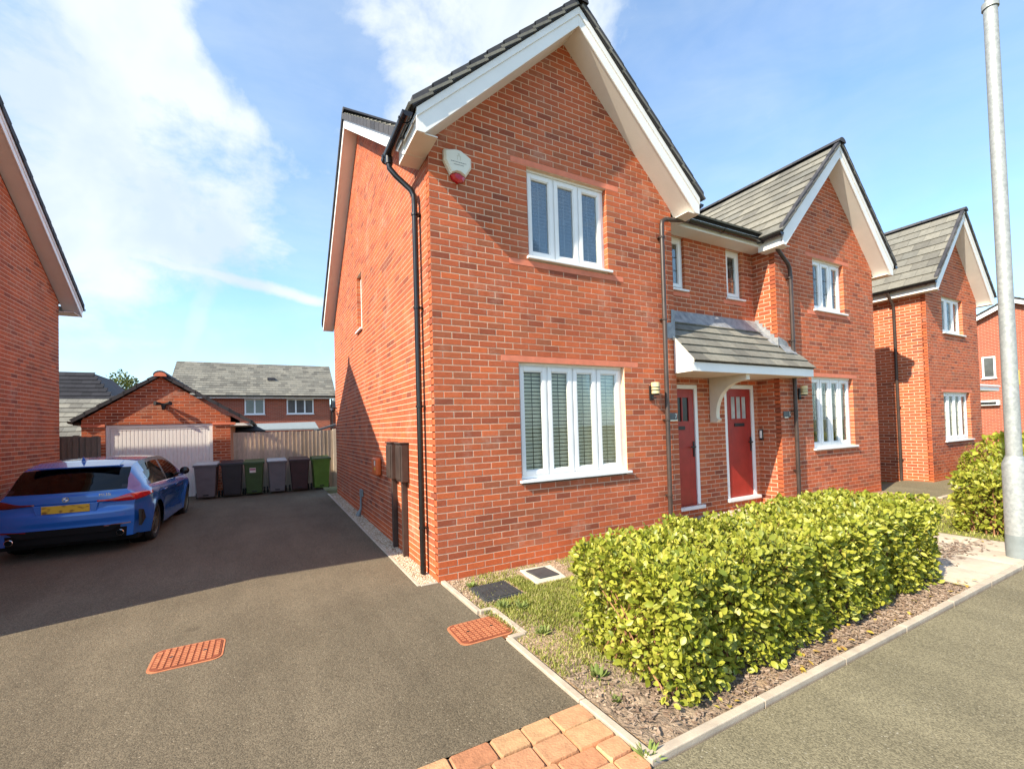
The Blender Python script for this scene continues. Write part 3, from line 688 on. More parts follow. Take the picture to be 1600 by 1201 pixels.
for v in bm_.verts:
    x, y = .08 + (v.co.x + 1) / 2 * 4.2, -3.085 + (v.co.y + 1) / 2 * (1.25)
    v.co = (x, y + .0, .0 + random.uniform(-.01, .012) - .03 * max(0, (y + 2.15) * 3))
me = bpy.data.meshes.new('hedge_bed_soil'); bm_.to_mesh(me); bm_.free(); me.materials.append(M['mulchbed']); o = bpy.data.objects.new('hedge_bed_soil', me); C.objects.link(o); struct(o)

# kerb edgings, each length of concrete a piece
def edging(name, path, wd=.05, top=.022, seg=.91):
    root = MB(); a = Vector(path[0]); 
    lines = list(zip(path, path[1:])); first = None
    par = bpy.data.objects.new(name, None); C.objects.link(par); struct(par)
    for p, q in lines:
        p, q = Vector(p), Vector(q); d = (q - p); Ln = d.length; d.normalize(); sd = Vector((-d.y, d.x, 0)) * wd / 2; k = max(1, round(Ln / seg))
        for i in range(k):
            s0, s1 = p + d * (Ln * i / k + .003), p + d * (Ln * (i + 1) / k - .003); t = top + random.uniform(-.003, .003)
            mb = MB(); za, zb2 = s0.z + t, s1.z + t
            A = [s0 - sd, s1 - sd, s1 + sd, s0 + sd]; 
            vs = [(v.x, v.y, v.z - .1) for v in A] + [(A[0].x, A[0].y, za), (A[1].x, A[1].y, zb2), (A[2].x, A[2].y, zb2), (A[3].x, A[3].y, za)]
            mb.add(vs, [(0, 3, 2, 1), (4, 5, 6, 7), (0, 1, 5, 4), (1, 2, 6, 5), (2, 3, 7, 6), (3, 0, 4, 7)])
            mb.build('edging_stone', M['kerb'], par, bevel=.006, fixn=True)
edging('drive_edging', [(.045, .0, 0), (.045, -.965, 0), (.175, -.965, 0), (.175, -1.565, 0), (.025, -1.565, 0), (.02, -2.52, 0), (.03, -3.1, 0)])
edging('path_edging', [(.0, -3.075, 0), (12.0, -3.055, 0)], wd=.055)
edging('side_edging', [(-.215, .02, 0), (-.215, 7.9, gz(7.9))], wd=.04, top=.012)
edging('side_edging_return', [(-.20, .02, 0), (.0, .02, 0)], wd=.04, top=.012)
# gravel bed
gp = MB(); gp.add([(-.2, .03, .0), (.02, .03, .0), (.02, 7.9, gz(7.9)), (-.2, 7.9, gz(7.9))], [(0, 1, 2, 3)])
struct(gp.build('gravel_bed', M['soil']))
def pebbles(n, fx, r0, r1, name, mt, flat=.6):
    mb = MB()
    for _ in range(n):
        x, y, z = fx(); a = random.uniform(0, PI); r = random.uniform(r0, r1); rb = r * random.uniform(.55, .9); h = r * flat
        ca, sa = math.cos(a), math.sin(a); pts = []
        for i in range(6):
            t = PI * i / 3 + random.uniform(-.2, .2); px, py = r * math.cos(t), rb * math.sin(t); pts.append((x + px * ca - py * sa, y + px * sa + py * ca, z))
        top = []
        for i in range(6): top.append((x + (pts[i][0] - x) * .55, y + (pts[i][1] - y) * .55, z + h))
        mb.add(pts + top, [(i, (i + 1) % 6, 6 + (i + 1) % 6, 6 + i) for i in range(6)] + [(6, 7, 8, 9, 10, 11)])
    o = mb.build(name, mt, smooth=False); return o
def fg():
    y = random.uniform(0, 1) ** 1.3 * 7.8 + .05; return (random.uniform(-.19, -.005), y, gz(y) - .002 + random.uniform(0, .008))
o = pebbles(6500, fg, .007, .017, 'gravel', M['pebble']); tag(o, 'pale gravel strip along the brick side wall of the nearest house', 'gravel'); o['kind'] = 'stuff'
def fb():
    return (random.uniform(.1, 4.25), random.choice([random.uniform(-3.05, -2.6), random.uniform(-3.05, -2.2)]), .004 + random.uniform(0, .012))
mb = MB()
for _ in range(6000):
    x, y, z = fb()
    if x < .9 and random.random() < .6: continue
    a = random.uniform(0, 2 * PI); l = random.uniform(.005, .02); w_ = random.uniform(.002, .006); t = random.uniform(-.3, .3)
    d = Vector((math.cos(a), math.sin(a), t * .6)) * l; sd = Vector((-math.sin(a), math.cos(a), random.uniform(-.4, .4))) * w_; p = Vector((x, y, z + .006)); u = Vector((0, 0, .004))
    mb.add([p - d - sd, p + d - sd, p + d + sd, p - d + sd, p - d - sd + u, p + d - sd + u, p + d + sd + u, p - d + sd + u], [(4, 5, 6, 7), (0, 1, 5, 4), (1, 2, 6, 5), (2, 3, 7, 6), (3, 0, 4, 7)])
o = mb.build('bark_mulch', M['chip']); tag(o, 'brown bark chips spread on the bed under the long hedge', 'bark mulch'); o['kind'] = 'stuff'
# small stones and crumbs on bare soil
def fs_():
    while True:
        x, y = random.uniform(.09, 1.6), random.uniform(-2.7, -.02)
        if random.random() < (1.0 if (y > -.35 or x < .3) else .25): return (x, y, -.004 + random.uniform(0, .006))
o = pebbles(2600, fs_, .004, .012, 'soil_crumbs', M['crumb']); tag(o, 'small stones and crumbs on the bare earth by the house wall', 'stones'); o['kind'] = 'stuff'
def fp_():
    x, y = random.uniform(3.9, 6.4), random.uniform(-1.3, .38); return (x, y, .055 * 0 + .10 * max(0, min(1, (x - 3.6) / 1.2)) * max(0, min(1, (y + 1.5) / 1.5)) - .002 + random.uniform(0, .01))
o = pebbles(3800, fp_, .009, .02, 'porch_gravel', M['pebble']); tag(o, 'pale gravel in front of the two red doors', 'gravel'); o['kind'] = 'stuff'

# grass
def grass(name, n, area, dens, hmin, hmax, label, mt='grass', z=None, wd=.0042):
    mb = MB()
    for _ in range(n):
        x, y = random.uniform(area[0], area[1]), random.uniform(area[2], area[3])
        if random.random() > dens(x, y): continue
        h = random.uniform(hmin, hmax); a = random.uniform(0, 2 * PI); l = random.uniform(.2, .9) * h; z0 = (z(x, y) if z else -.012)
        d = Vector((math.cos(a), math.sin(a), 0)); sd = Vector((-d.y, d.x, 0)) * wd; p = Vector((x, y, z0))
        mb.add([p - sd, p + sd, p + d * l * .45 + sd * .7 + Vector((0, 0, h * .65)), p + d * l * .45 - sd * .7 + Vector((0, 0, h * .65)), p + d * l + Vector((0, 0, h))], [(0, 1, 2, 3), (3, 2, 4)])
    o = mb.build(name, M[mt]); tag(o, label, 'grass'); o['kind'] = 'stuff'; return o
def nz(x, y): return .5 + .25 * math.sin(x * 4.3 + 2 * math.sin(y * 3.1)) + .25 * math.sin(y * 5.7 + 1.7 * math.sin(x * 2.9) + 1)
def dg(x, y):
    if x > .85 and x < 1.4 and -.66 < y < -.12: return 0
    if .16 < x < .66 and -.82 < y < -.33: return .05
    d = nz(x, y) ** 1.2
    if .3 < x < 1.6 and -2.3 < y < -.4: d = min(1, d * 1.7 + .15)
    if y > -.3: d *= .18
    if x < .45: d *= .45
    if y > -.3 and x > 1.5: d += .15
    if x < .3 and y > -.5: d *= .15
    if y < -2.25: d *= .3
    return min(1, d * 1.15)
grass('lawn_grass', 210000, (.08, 3.6, -2.55, -.02), dg, .012, .045, 'patchy worn grass between the nearest brick gable and the long hedge')

# block paving band at the end of the drive
pv = bpy.data.objects.new('paving_band', None); C.objects.link(pv); struct(pv)
jb = MB(); jb.add([(-14, -3.12, -.012), (.0, -3.12, -.012), (.0, -2.53, -.012), (-14, -2.53, -.012)], [(0, 1, 2, 3)]); jb.build('joint_sand', M['joint'], pv)
def paver(x0, x1, y0, y1, par=None, m='paver', t=.012, jit=.0025):
    g = .0035; r = .010; mb = MB()
    j = lambda: random.uniform(-jit, jit)
    x0 += g; x1 -= g; y0 += g; y1 -= g
    base = [(x0 + r, y0 + j()), (x1 - r, y0 + j()), (x1 + j(), y0 + r), (x1 + j(), y1 - r), (x1 - r, y1 + j()), (x0 + r, y1 + j()), (x0 + j(), y1 - r), (x0 + j(), y0 + r)]
    cx, cy = (x0 + x1) / 2, (y0 + y1) / 2; z = t + random.uniform(-.003, .003); k = .93
    A = [(x - cx, y - cy, -.03) for x, y in base]; B = [(x - cx, y - cy, z - .009) for x, y in base]; Cc = [((x - cx) * k, (y - cy) * k, z) for x, y in base]
    vs = A + B + Cc; fs = [(i, (i + 1) % 8, 8 + (i + 1) % 8, 8 + i) for i in range(8)] + [(8 + i, 8 + (i + 1) % 8, 16 + (i + 1) % 8, 16 + i) for i in range(8)] + [tuple(range(16, 24))]
    mb.add(vs, fs); o = mb.build('paver', M[m], None, smooth=True); o.location = (cx, cy, 0); o.parent = par
    return o
y = -2.535
rowd = [.155, .165, .135, .13]
for r_, dpt in enumerate(rowd):
    x = -.005; 
    while x > -3.6:
        wdt = random.choice([.17, .20, .24, .155]) if r_ else random.choice([.19, .215, .235])
        paver(x - wdt, x, y - dpt, y, pv); x -= wdt
    y -= dpt
# slab path to the doors
sp = bpy.data.objects.new('slab_path', None); C.objects.link(sp); struct(sp)
jb = MB(); jb.add([(4.35, -3.03, -.006), (6.75, -3.03, -.006), (6.75, -1.2, -.006), (4.35, -1.2, -.006)], [(0, 1, 2, 3)]); jb.build('joint_sand', M['joint'], sp)
for i in range(4):
    for j in range(3):
        paver(4.38 + i * .59, 4.38 + (i + 1) * .59, -3.03 + j * .59, -3.03 + (j + 1) * .59, sp, 'slab', .012, .001).name = 'slab'
o = MB()
for _ in range(420):
    x, y = random.gauss(5.7, .38), random.gauss(-2.45, .12); a = random.uniform(0, 2 * PI); l = random.uniform(.012, .035); w_ = l * .45
    if not (4.5 < x < 6.7): continue
    d = Vector((math.cos(a), math.sin(a), random.uniform(-.3, .3))) * l; sd = Vector((-math.sin(a), math.cos(a), random.uniform(-.3, .3))) * w_; p = Vector((x, y, .022))
    o.add([p - d, p - sd, p + d, p + sd], [(0, 1, 2, 3)])
o = o.build('leaf_litter', M['chip']); tag(o, 'dry brown leaf litter scattered on the beige slabs', 'leaf litter'); o['kind'] = 'stuff'
# lawn right of the path and the grey path of the next house
gl_ = MB(); gl_.add([(6.76, -3.03, -.008), (30, -3.03, -.008), (30, -.05, .0), (6.76, -.3, .0)], [(0, 1, 2, 3)]); struct(gl_.build('front_lawn', M['lawn']))
grass('lawn_grass', 16000, (6.8, 11.5, -2.9, -.3), lambda x, y: .9, .02, .05, 'thick green grass between the slab path and the second hedge', z=lambda x, y: -.008, wd=.006)
gpth = MB(); gpth.box(10.15, 16.0, -.9, .55, -.03, .035); struct(gpth.build('grey_path', M['tarmac2'], bevel=.01))
ge = MB(); ge.box(10.1, 16.0, -.98, -.905, -.03, .045); struct(ge.build('grey_path_edging', M['kerb'], bevel=.01))
# bed at the foot of the pair, right half
rb = MB(); rb.add([(6.45, -1.2, .002), (10.1, -1.2, .002), (10.1, .0, .06), (6.45, .0, .06)], [(0, 1, 2, 3)]); struct(rb.build('house_bed_soil', M['soil']))

# =================================================================== THE PAIR OF HOUSES
H = thing('semi_detached_house', (5, 4, 0), 'nearest pair of red brick houses with two steep white-trimmed front gables and two red doors', 'house')
walls = []
fr0 = ((0, 0, 0), (1, 0, 0), (0, -1, 0))
WD = 3.83; ZA = 6.97; ZB = 4.99
def gdom(w, zt=4.90, za=6.86): return [(0, -.05), (w, -.05), (w, zt), (w / 2, za), (0, zt)]
gw1 = (1.085, 2.79, .975, 2.475); uw1 = (1.275, 2.56, 3.765, 4.95)
walls.append(Wall(H, 'front_wall', *fr0, gdom(WD), [gw1, uw1, (.845, 3.05, 2.475, 2.55), (1.05, 2.785, 4.95, 5.025), (1.0, 2.83, 3.675, 3.75)], s_in=.004))
lintel(H, fr0, .845, 3.05, 2.4755, 2.5495); lintel(H, fr0, 1.05, 2.785, 4.9505, 5.0245); lintel(H, fr0, 1.0, 2.83, 3.6755, 3.7495, 'brick_sill')
window(fr0, gw1[0], gw1[1], .995, gw1[3], 4, H, 'blind')
window(fr0, uw1[0], uw1[1], 3.768, uw1[3], 3, H, 'blind_dark', leaded=False)
# left side wall, facing the drive
frS = ((0, 7.85, 0), (0, -1, 0), (-1, 0, 0))
sw = (3.37, 3.83, 3.6, 4.72)
walls.append(Wall(H, 'side_wall', *frS, [(0, -.05), (7.852, -.05), (7.852, 4.9), (3.8, 7.62), (0, 4.56)], [sw], off=.0, trim_end=.0, m_out=.005))
window(frS, sw[0], sw[1], 3.6, 4.72, 1, H, 'blind_dark', leaded=False, vent=False)
# second gable
X2 = 6.47; W2 = 3.56
fr2 = ((X2, 0, 0), (1, 0, 0), (0, -1, 0))
gw2 = (7.50 - X2, 9.02 - X2, 1.07, 2.475); uw2 = (7.70 - X2, 8.83 - X2, 3.75, 4.8)
walls.append(Wall(H, 'front_wall', *fr2, gdom(W2, 4.95, 6.86), [gw2, uw2, (.9, 2.72, 2.475, 2.55), (1.0, 2.6, 4.8, 4.875), (1.0, 2.55, 3.675, 3.75)], s_in=.004, label='right-hand gable wall'))
lintel(H, fr2, .9, 2.72, 2.4755, 2.5495); lintel(H, fr2, 1.0, 2.6, 4.8005, 4.8745); lintel(H, fr2, 1.0, 2.55, 3.6755, 3.7495, 'brick_sill')
window(fr2, gw2[0], gw2[1], 1.07, gw2[3], 4, H, 'curtain', leaded=True)
window(fr2, uw2[0], uw2[1], 3.75, uw2[3], 3, H, 'curtain', leaded=True)
YR = .42
walls.append(Wall(H, 'recess_side_wall', (X2, YR, 0), (0, -1, 0), (-1, 0, 0), [(0, .0), (YR + .002, .0), (YR + .002, 4.93), (0, 4.93)], [], off=.08, m_out=.005))
rs = MB(); rs.box(WD - .1, WD, .0 + .102, YR, 0, 4.9); rs.build('recess_return_wall', M['brick_quoin'], H)
# recess wall with the doors and slim windows
frR = ((WD, YR, 0), (1, 0, 0), (0, -1, 0)); rw = X2 - WD
d1 = (3.90 - WD, 4.80 - WD, .27, 2.30); d2 = (5.50 - WD, 6.34 - WD, .29, 2.32)
n1_ = (4.17 - WD, 4.60 - WD, 3.86, 4.78); n2_ = (5.69 - WD, 6.12 - WD, 3.86, 4.78)
walls.append(Wall(H, 'recess_wall', *frR, [(0, .0), (rw, .0), (rw, 4.93), (0, 4.93)], [d1, d2, n1_, n2_]))
for nq in (n1_, n2_): window(frR, nq[0], nq[1], nq[2], nq[3], 1, H, 'curtain', leaded=True, vent=False, setb=.05); lintel(H, frR, nq[0] - .1, nq[1] + .1, nq[2] - .075, nq[2] - .006, 'brick_sill')
def door(s0, s1, z0, z1, glz, root):
    P, ax, nn = map(Vector, frR); y = YR
    x0, x1 = WD + s0, WD + s1; F = .07; mb = MB()
    mb.box(x0, x0 + F, y + .0, y + .07, z0, z1); mb.box(x1 - F, x1, y, y + .07, z0, z1); mb.box(x0 + F, x1 - F, y, y + .07, z1 - F, z1)
    fr = mb.build('door_frame', M['upvc'], root, bevel=.005)
    mb = MB(); mb.box(x0 - .02, x1 + .06, y - .05, y + .06, z0 - .045, z0 + .012); mb.build('threshold', M['upvc'], fr, bevel=.005)
    d = MB(); a, b = x0 + F + .003, x1 - F - .003; gx0, gx1 = a + .12, b - .12; gz0, gz1 = z1 - .62, z1 - .20
    d.box(a, gx0, y + .022, y + .06, z0 + .015, z1 - F - .003); d.box(gx1, b, y + .022, y + .06, z0 + .015, z1 - F - .003)
    d.box(gx0, gx1, y + .022, y + .06, z0 + .015, gz0); d.box(gx0, gx1, y + .022, y + .06, gz1, z1 - F - .003)
    dd = d.build('door', M['door'], root, bevel=.003)
    k = 3; g = MB(); 
    for i in range(k):
        u0, u1 = gx0 + (gx1 - gx0) * i / k, gx0 + (gx1 - gx0) * (i + 1) / k
        g.box(u0 + .012, u1 - .012, y + .034, y + .04, gz0 + .012, gz1 - .012)
    g.build('door_glazing', glz, dd)
    q = MB()
    for i in range(k + 1):
        u = gx0 + (gx1 - gx0) * i / k; q.box(u - .012, u + .012, y + .016, y + .045, gz0, gz1)
    q.box(gx0 - .012, gx1 + .012, y + .0165, y + .045, gz0 - .012, gz0 + .0125); q.box(gx0 - .012, gx1 + .012, y + .0165, y + .045, gz1 - .0125, gz1 + .012); q.build('glazing_bar', M['door'], dd)
    q = MB(); q.box((a + b) / 2 - .14, (a + b) / 2 + .14, y + .010, y + .0215, gz0 - .13, gz0 - .07); q.build('letterbox', M['black'], dd, bevel=.003)
    q = MB(); q.box(b - .055, b - .025, y + .008, y + .0215, z0 + .82, z0 + 1.08); q.box(b - .15, b - .03, y - .03, y - .015, z0 + .98, z0 + 1.0); q.box(b - .05, b - .03, y - .016, y + .009, z0 + .98, z0 + 1.0); q.build('handle', M['black'], dd, bevel=.002)
    q = MB(); q.box(a - .02, b + .02, y + .09, y + .1, z0, z1); q.build('dark_door_backing', M['interior'], dd)  # added dark sheet standing for the unlit hall
door(d1[0], d1[1], d1[2], d1[3], M['carblack'], H); door(d2[0], d2[1], d2[2], d2[3], M['curtain'], H)
# far side walls of the pair
mb = MB(); mb.prism([(10.03, .102, 0), (10.03, 7.85, 0), (10.03, 7.85, 4.6), (10.03, 4.05, 7.55), (10.03, .102, 4.9)], (-.1, 0, 0)); mb.box(0.1, 9.93, 7.75, 7.85, 0, 4.6); mb.build('rear_wall', M['brick_quoin'], H)
# gable roofs
T = Tiles(H, H, 300)
gable_roof(H, T, 0, WD, ZB, ZA, .235, .34, .35, .15)
gable_roof(H, T, X2, X2 + W2, ZB - .06, ZA - .0, .235, .30, .15, .30)
# main roof
def mainroof(root, tiles, xa, xb, yf, zf, yr, zr, yk, zk, name='roof_slope'):
    for (y0, z0, sg) in ((yf, zf, 1), (yk, zk, -1)):
        v = Vector((0, yr - y0, zr - z0)).normalized(); n_ = Vector((0, -v.z, v.y)) if sg > 0 else Vector((0, v.z, -v.y)); n_ = n_ if n_.z > 0 else -n_
        mb = MB(); mb.prism([Vector((xa, y0, z0)) - n_ * .04, Vector((xb, y0, z0)) - n_ * .04, Vector((xb, yr, zr)) - n_ * .04, Vector((xa, yr, zr)) - n_ * .04], n_ * .03); mb.build(name, M['under'], root)
        Ls = math.hypot(yr - y0, zr - z0); nv = round(Ls / .3); W_ = xb - xa; nu = math.ceil(W_ / .33)
        tiles.field(Vector((xa, y0, z0)) - v * .03, (1, 0, 0), v, nu, nv, lambda c0, c1, h, W_=W_: (max(0, c0), min(c1, W_)) if min(c1, W_) > max(0, c0) else None, gauge=Ls / nv)
    rd = MB(); x = xa
    while x < xb - .05:
        pts = [(math.cos(a) * .12, math.sin(a) * .09) for a in [PI * i / 8 for i in range(9)]]; x1 = min(xb, x + .445)
        rd.add([(x, yr + p, zr + .02 + q) for p, q in pts] + [(x1, yr + p, zr + .02 + q) for p, q in pts], [(i, i + 1, 10 + i, 9 + i) for i in range(8)] + [tuple(range(8, -1, -1)), tuple(range(9, 18))]); x = x1 + .004
    rd.build('ridge_tiles', M['tile_dark'], root, smooth=True)
mainroof(H, T, -.27, 10.3, .10, 5.02, 4.05, 7.68, 8.02, 4.62)
# verge boards of the main gable on the drive side
for (ya, za_, yb_, zb_) in ((.1, 4.93, 4.05, 7.60), (4.05, 7.60, 8.02, 4.53)):
    mb = MB(); mb.prism([(-.25, ya, za_), (-.25, yb_, zb_), (-.25, yb_, zb_ - .19), (-.25, ya, za_ - .19)], (.02, 0, 0)); mb.build('barge_board', M['fascia'], H, bevel=.003)
    mb = MB(); mb.prism([(-.229, ya, za_ - .18), (-.229, yb_, zb_ - .18), (.01, yb_, zb_ - .18), (.01, ya, za_ - .18)], (0, 0, .012)); mb.build('soffit', M['soffit'], H)
    mb = MB(); Ln = math.hypot(yb_ - ya, zb_ - za_); k = int(Ln / .3)
    for i in range(k + 1):
        t0, t1 = i / (k + 1), (i + 1.05) / (k + 1)
        mb.prism([(-.285, ya + (yb_ - ya) * t0, za_ + (zb_ - za_) * t0 - .02), (-.285, ya + (yb_ - ya) * t1, za_ + (zb_ - za_) * t1 - .02), (-.285, ya + (yb_ - ya) * t1, za_ + (zb_ - za_) * t1 + .085), (-.285, ya + (yb_ - ya) * t0, za_ + (zb_ - za_) * t0 + .10)], (.06, 0, 0))
    mb.build('dry_verge', M['tile_dark'], H)
mb = MB(); gutter_run(mb, (-.27, 8.08, 4.52), (2, 8.08, 4.52)); mb.build('gutter', M['gutter'], H, smooth=True)
# eave between the gables
mb = MB(); mb.box(WD + .0, X2 - .0, .12, .14, 4.79, 4.97); mb.build('fascia', M['fascia'], H, bevel=.003)
mb = MB(); mb.box(WD, X2, .141, YR, 4.79, 4.802); mb.build('soffit', M['soffit'], H)
# gutters and downpipes
mb = MB(); gutter_run(mb, (-.325, -.34, 4.93), (-.325, .62, 4.93)); 
mb.tube([(-.325, .46, 4.89), (-.325, .46, 4.80)], .045, 10); mb.build('gutter', M['gutter'], H, smooth=True)
downpipe(H, [(-.325, .46, 4.82), (-.32, .455, 4.75), (-.25, .43, 4.66), (-.10, .36, 4.50), (-.07, .335, 4.42), (-.07, .33, 4.3), (-.07, .33, .03)], [(z, (-.07, .33, 0), (1, 0, 0)) for z in (.55, 1.95, 3.1, 4.2)])
mb = MB(); gutter_run(mb, (WD + .12, .06, 4.885), (X2 - .18, .06, 4.885)); mb.build('gutter', M['gutter'], H, smooth=True); mb = MB(); gutter_run(mb, (X2 - .30, .11, 4.885), (X2 - .30, -.33, 4.885)); mb.build('gutter', M['gutter'], H, smooth=True); mb = MB(); gutter_run(mb, (WD + .29, -.33, 4.93), (WD + .29, .0, 4.93)); mb.build('gutter', M['gutter'], H, smooth=True)
downpipe(H, [(4.20, .02, 4.84), (4.15, -.05, 4.80), (3.62, -.075, 4.70), (3.56, -.075, 4.66), (3.55, -.075, 4.58), (3.52, -.075, .03)], [(z, (3.545 - (4 - z) * .007, -.075, 0), (0, 1, 0)) for z in (.62, 1.72, 3.2, 4.42)], m=M['brownpipe'])
downpipe(H, [(6.28, -.12, 4.83), (6.30, -.11, 4.76), (6.74, -.08, 4.50), (6.80, -.075, 4.42), (6.81, -.075, 4.3), (6.80, -.075, .06)], [(z, (6.80, -.075, 0), (0, 1, 0)) for z in (.75, 1.82, 3.1, 4.25)], m=M['brownpipe'])
mb = MB(); gutter_run(mb, (X2 + W2 + .325, -.33, 4.9), (X2 + W2 + .325, .3, 4.9)); mb.build('gutter', M['gutter'], H, smooth=True)

# canopy over the doors
cx0, cx1 = 3.79, 6.93
mb = MB(); mb.box(cx0, cx1, -.34, -.315, 2.415, 2.565); cn = mb.build('canopy', M['fascia'], H, bevel=.004)
zt = lambda y: 2.60 + (y + .33) * 1.10
mb = MB(); mb.prism([(cx0, -.314, 2.416), (cx0, -.012, 2.416), (cx0, -.012, zt(-.012) - .04), (cx0, -.314, zt(-.314) - .035)], (.02, 0, 0)); mb.build('canopy_cheek', M['fascia'], cn)
mb = MB(); mb.prism([(cx1 - .02, -.314, 2.416), (cx1 - .02, -.012, 2.416), (cx1 - .02, -.012, zt(-.012) - .04), (cx1 - .02, -.314, zt(-.314) - .035)], (.02, 0, 0)); mb.build('canopy_cheek', M['fascia'], cn)
mb = MB(); mb.box(cx0 + .02, cx1 - .02, -.314, -.012, 2.418, 2.43); mb.box(WD + .005, X2 - .007, -.0119, YR - .007, 2.418, 2.43); mb.build('canopy_soffit', M['cream'], cn)
mb = MB(); A = [(cx0, -.35, zt(-.35) - .03), (cx1, -.35, zt(-.35) - .03), (cx1, -.008, zt(-.008) - .03), (cx0, -.008, zt(-.008) - .03)]; mb.prism(A, (0, 0, .02))
mb.prism([(WD + .004, -.008, zt(-.008) - .03), (X2 - .008, -.008, zt(-.008) - .03), (X2 - .008, YR - .008, zt(YR) - .03), (WD + .004, YR - .008, zt(YR) - .03)], (0, 0, .02)); mb.build('canopy_deck', M['under'], cn)
Tc = Tiles(H, cn, 120)
Ls = math.hypot(.36 + YR, 1.10 * (.36 + YR)) ; v = Vector((0, 1, 1.10)).normalized()
def kc(c0, c1, h):
    yv = -.36 + h * v.y
    lo, hi = (0, cx1 - cx0) if yv < -.13 else ((WD - cx0 + .01, X2 - cx0 - .012) if yv > -.02 else (0.02, cx1 - cx0 - .04))
    if yv >= -.13 and yv <= -.02: hi = cx1 - cx0 - .22
    a, b = max(c0, lo), min(c1, hi)
    return (a, b) if b - a > .03 else None
Tc.field((cx0, -.37, zt(-.37)), (1, 0, 0), v, 10, 6, kc, gauge=Ls / 6.15, th=.02); Tc.done()
mb = MB(); mb.box(WD + .006, X2 - .006, YR - .016, YR - .006, zt(YR) - .0, 3.50); mb.prism([(WD + .006, YR - .017, zt(YR) + .09), (X2 - .006, YR - .017, zt(YR) + .09), (X2 - .006, YR - .15, zt(YR - .15) + .035), (WD + .006, YR - .15, zt(YR - .15) + .035)], (0, 0, .006)); mb.build('lead_flashing', M['lead'], cn)
mb = MB()
for i in range(6):
    y0 = YR - .01 - i * .07; y1 = y0 - .075; mb.prism([(X2 - .0065, y0, zt(y0) - .02), (X2 - .0065, y1, zt(y1) - .02), (X2 - .0065, y1, zt(y0) + .11 + random.uniform(0, .02)), (X2 - .0065, y0, zt(y0) + .13 + random.uniform(0, .02))], (-.004 - .0005 * i, 0, 0))
mb.prism([(X2 - .008, YR - .02, zt(YR - .02) + .05), (X2 - .008, -.0, zt(0) + .05), (X2 - .12, -.0, zt(0) + .028), (X2 - .12, YR - .02, zt(YR - .02) + .028)], (0, 0, .005))
mb.prism([(X2 + .01, -.0062, zt(0) + .02), (cx1 - .15, -.0062, zt(0) + .0), (cx1 - .15, -.0062, zt(0) + .06), (X2 + .25, -.0062, zt(0) + .13), (X2 + .01, -.0062, zt(0) + .20)], (0, -.004, 0))
mb.prism([(X2 + .0, -.011, zt(0) + .06), (cx1 - .1, -.011, zt(0) + .03), (cx1 - .1, -.14, zt(-.14) + .034), (X2, -.14, zt(-.14) + .034)], (0, 0, .005)); mb.build('lead_flashing', M['lead'], cn, fixn=True)
mb = MB(); mb.prism([(WD - .22, -.0065, zt(0) - .02), (WD - .001, -.0065, zt(0) - .02), (WD - .001, -.0065, zt(0) + .42), (WD - .07, -.0065, zt(0) + .42), (WD - .08, -.0065, zt(0) + .22), (WD - .22, -.0065, zt(0) + .2)], (0, -.005, 0)); mb.build('lead_flashing', M['lead'], cn)
mb = MB(); mb.prism([(cx0 - .012, -.37, zt(-.37) - .03), (cx0 - .012, -.0, zt(0) - .03), (cx0 - .012, -.0, zt(0) + .03), (cx0 - .012, -.37, zt(-.37) + .03)], (.012, 0, 0)); mb.build('canopy_verge', M['cream'], cn)
# curved bracket
mb = MB(); pts = [(YR - .008, 1.66), (YR - .13, 1.66), (YR - .17, 1.70), (YR - .13, 1.74), (YR - .13, 1.80)]
for i in range(1, 13):
    a = (PI / 2) * i / 12; pts.append((YR - .13 - .50 * (1 - math.cos(a)), 1.80 + .52 * math.sin(a)))
pts += [(YR - .70, 2.33), (YR - .70, 2.417), (YR - .008, 2.417)]
bmx = bmesh.new(); vv = [bmx.verts.new((5.10, y_, z_)) for y_, z_ in pts]; fc = bmx.faces.new(vv); ex = bmesh.ops.extrude_face_region(bmx, geom=[fc]); bmesh.ops.translate(bmx, vec=(.09, 0, 0), verts=[q for q in ex['geom'] if isinstance(q, bmesh.types.BMVert)]); bmesh.ops.recalc_face_normals(bmx, faces=bmx.faces[:]); bmesh.ops.triangulate(bmx, faces=[f for f in bmx.faces if len(f.verts) > 4])
me = bpy.data.meshes.new('canopy_bracket'); bmx.to_mesh(me); bmx.free(); me.materials.append(M['cream']); o = bpy.data.objects.new('canopy_bracket', me); C.objects.link(o); attach(o, cn)
T.done()
finish_bricks(walls); 

# --- fittings on the pair of houses
def wall_lantern(x, z, label):
    t = thing('wall_lantern', (x, 0, z), label, 'wall light', 'lanterns beside the porch')
    mb = MB(); mb.box(x - .035, x + .035, -.03, -.006, z - .16, z + .05); mb.box(x - .015, x + .015, -.10, -.03, z - .14, z - .12); mb.build('bracket', M['black'], t, bevel=.004)
    mb = MB(); mb.lathe([(.0, -.095), (.045, -.09), (.05, -.075), (.02, -.07)], (x, -.10, z), 16); mb.build('base', M['black'], t, smooth=True)
    mb = MB(); mb.lathe([(.056, -.07), (.06, .09), (.0, .091)], (x, -.10, z), 20); mb.build('shade', M['lanternglass'], t, smooth=True)
    for k in (-.02, .02):
        mb = MB(); mb.lathe([(.060, k - .004), (.066, k - .004), (.066, k + .004), (.060, k + .004)], (x, -.10, z), 20); mb.build('band', M['black'], t, smooth=True)
wall_lantern(3.28, 2.17, 'cylindrical cream lantern on the near gable, left of the first downpipe')
wall_lantern(7.05, 2.19, 'cylindrical lantern on the far gable, right of the second downpipe')
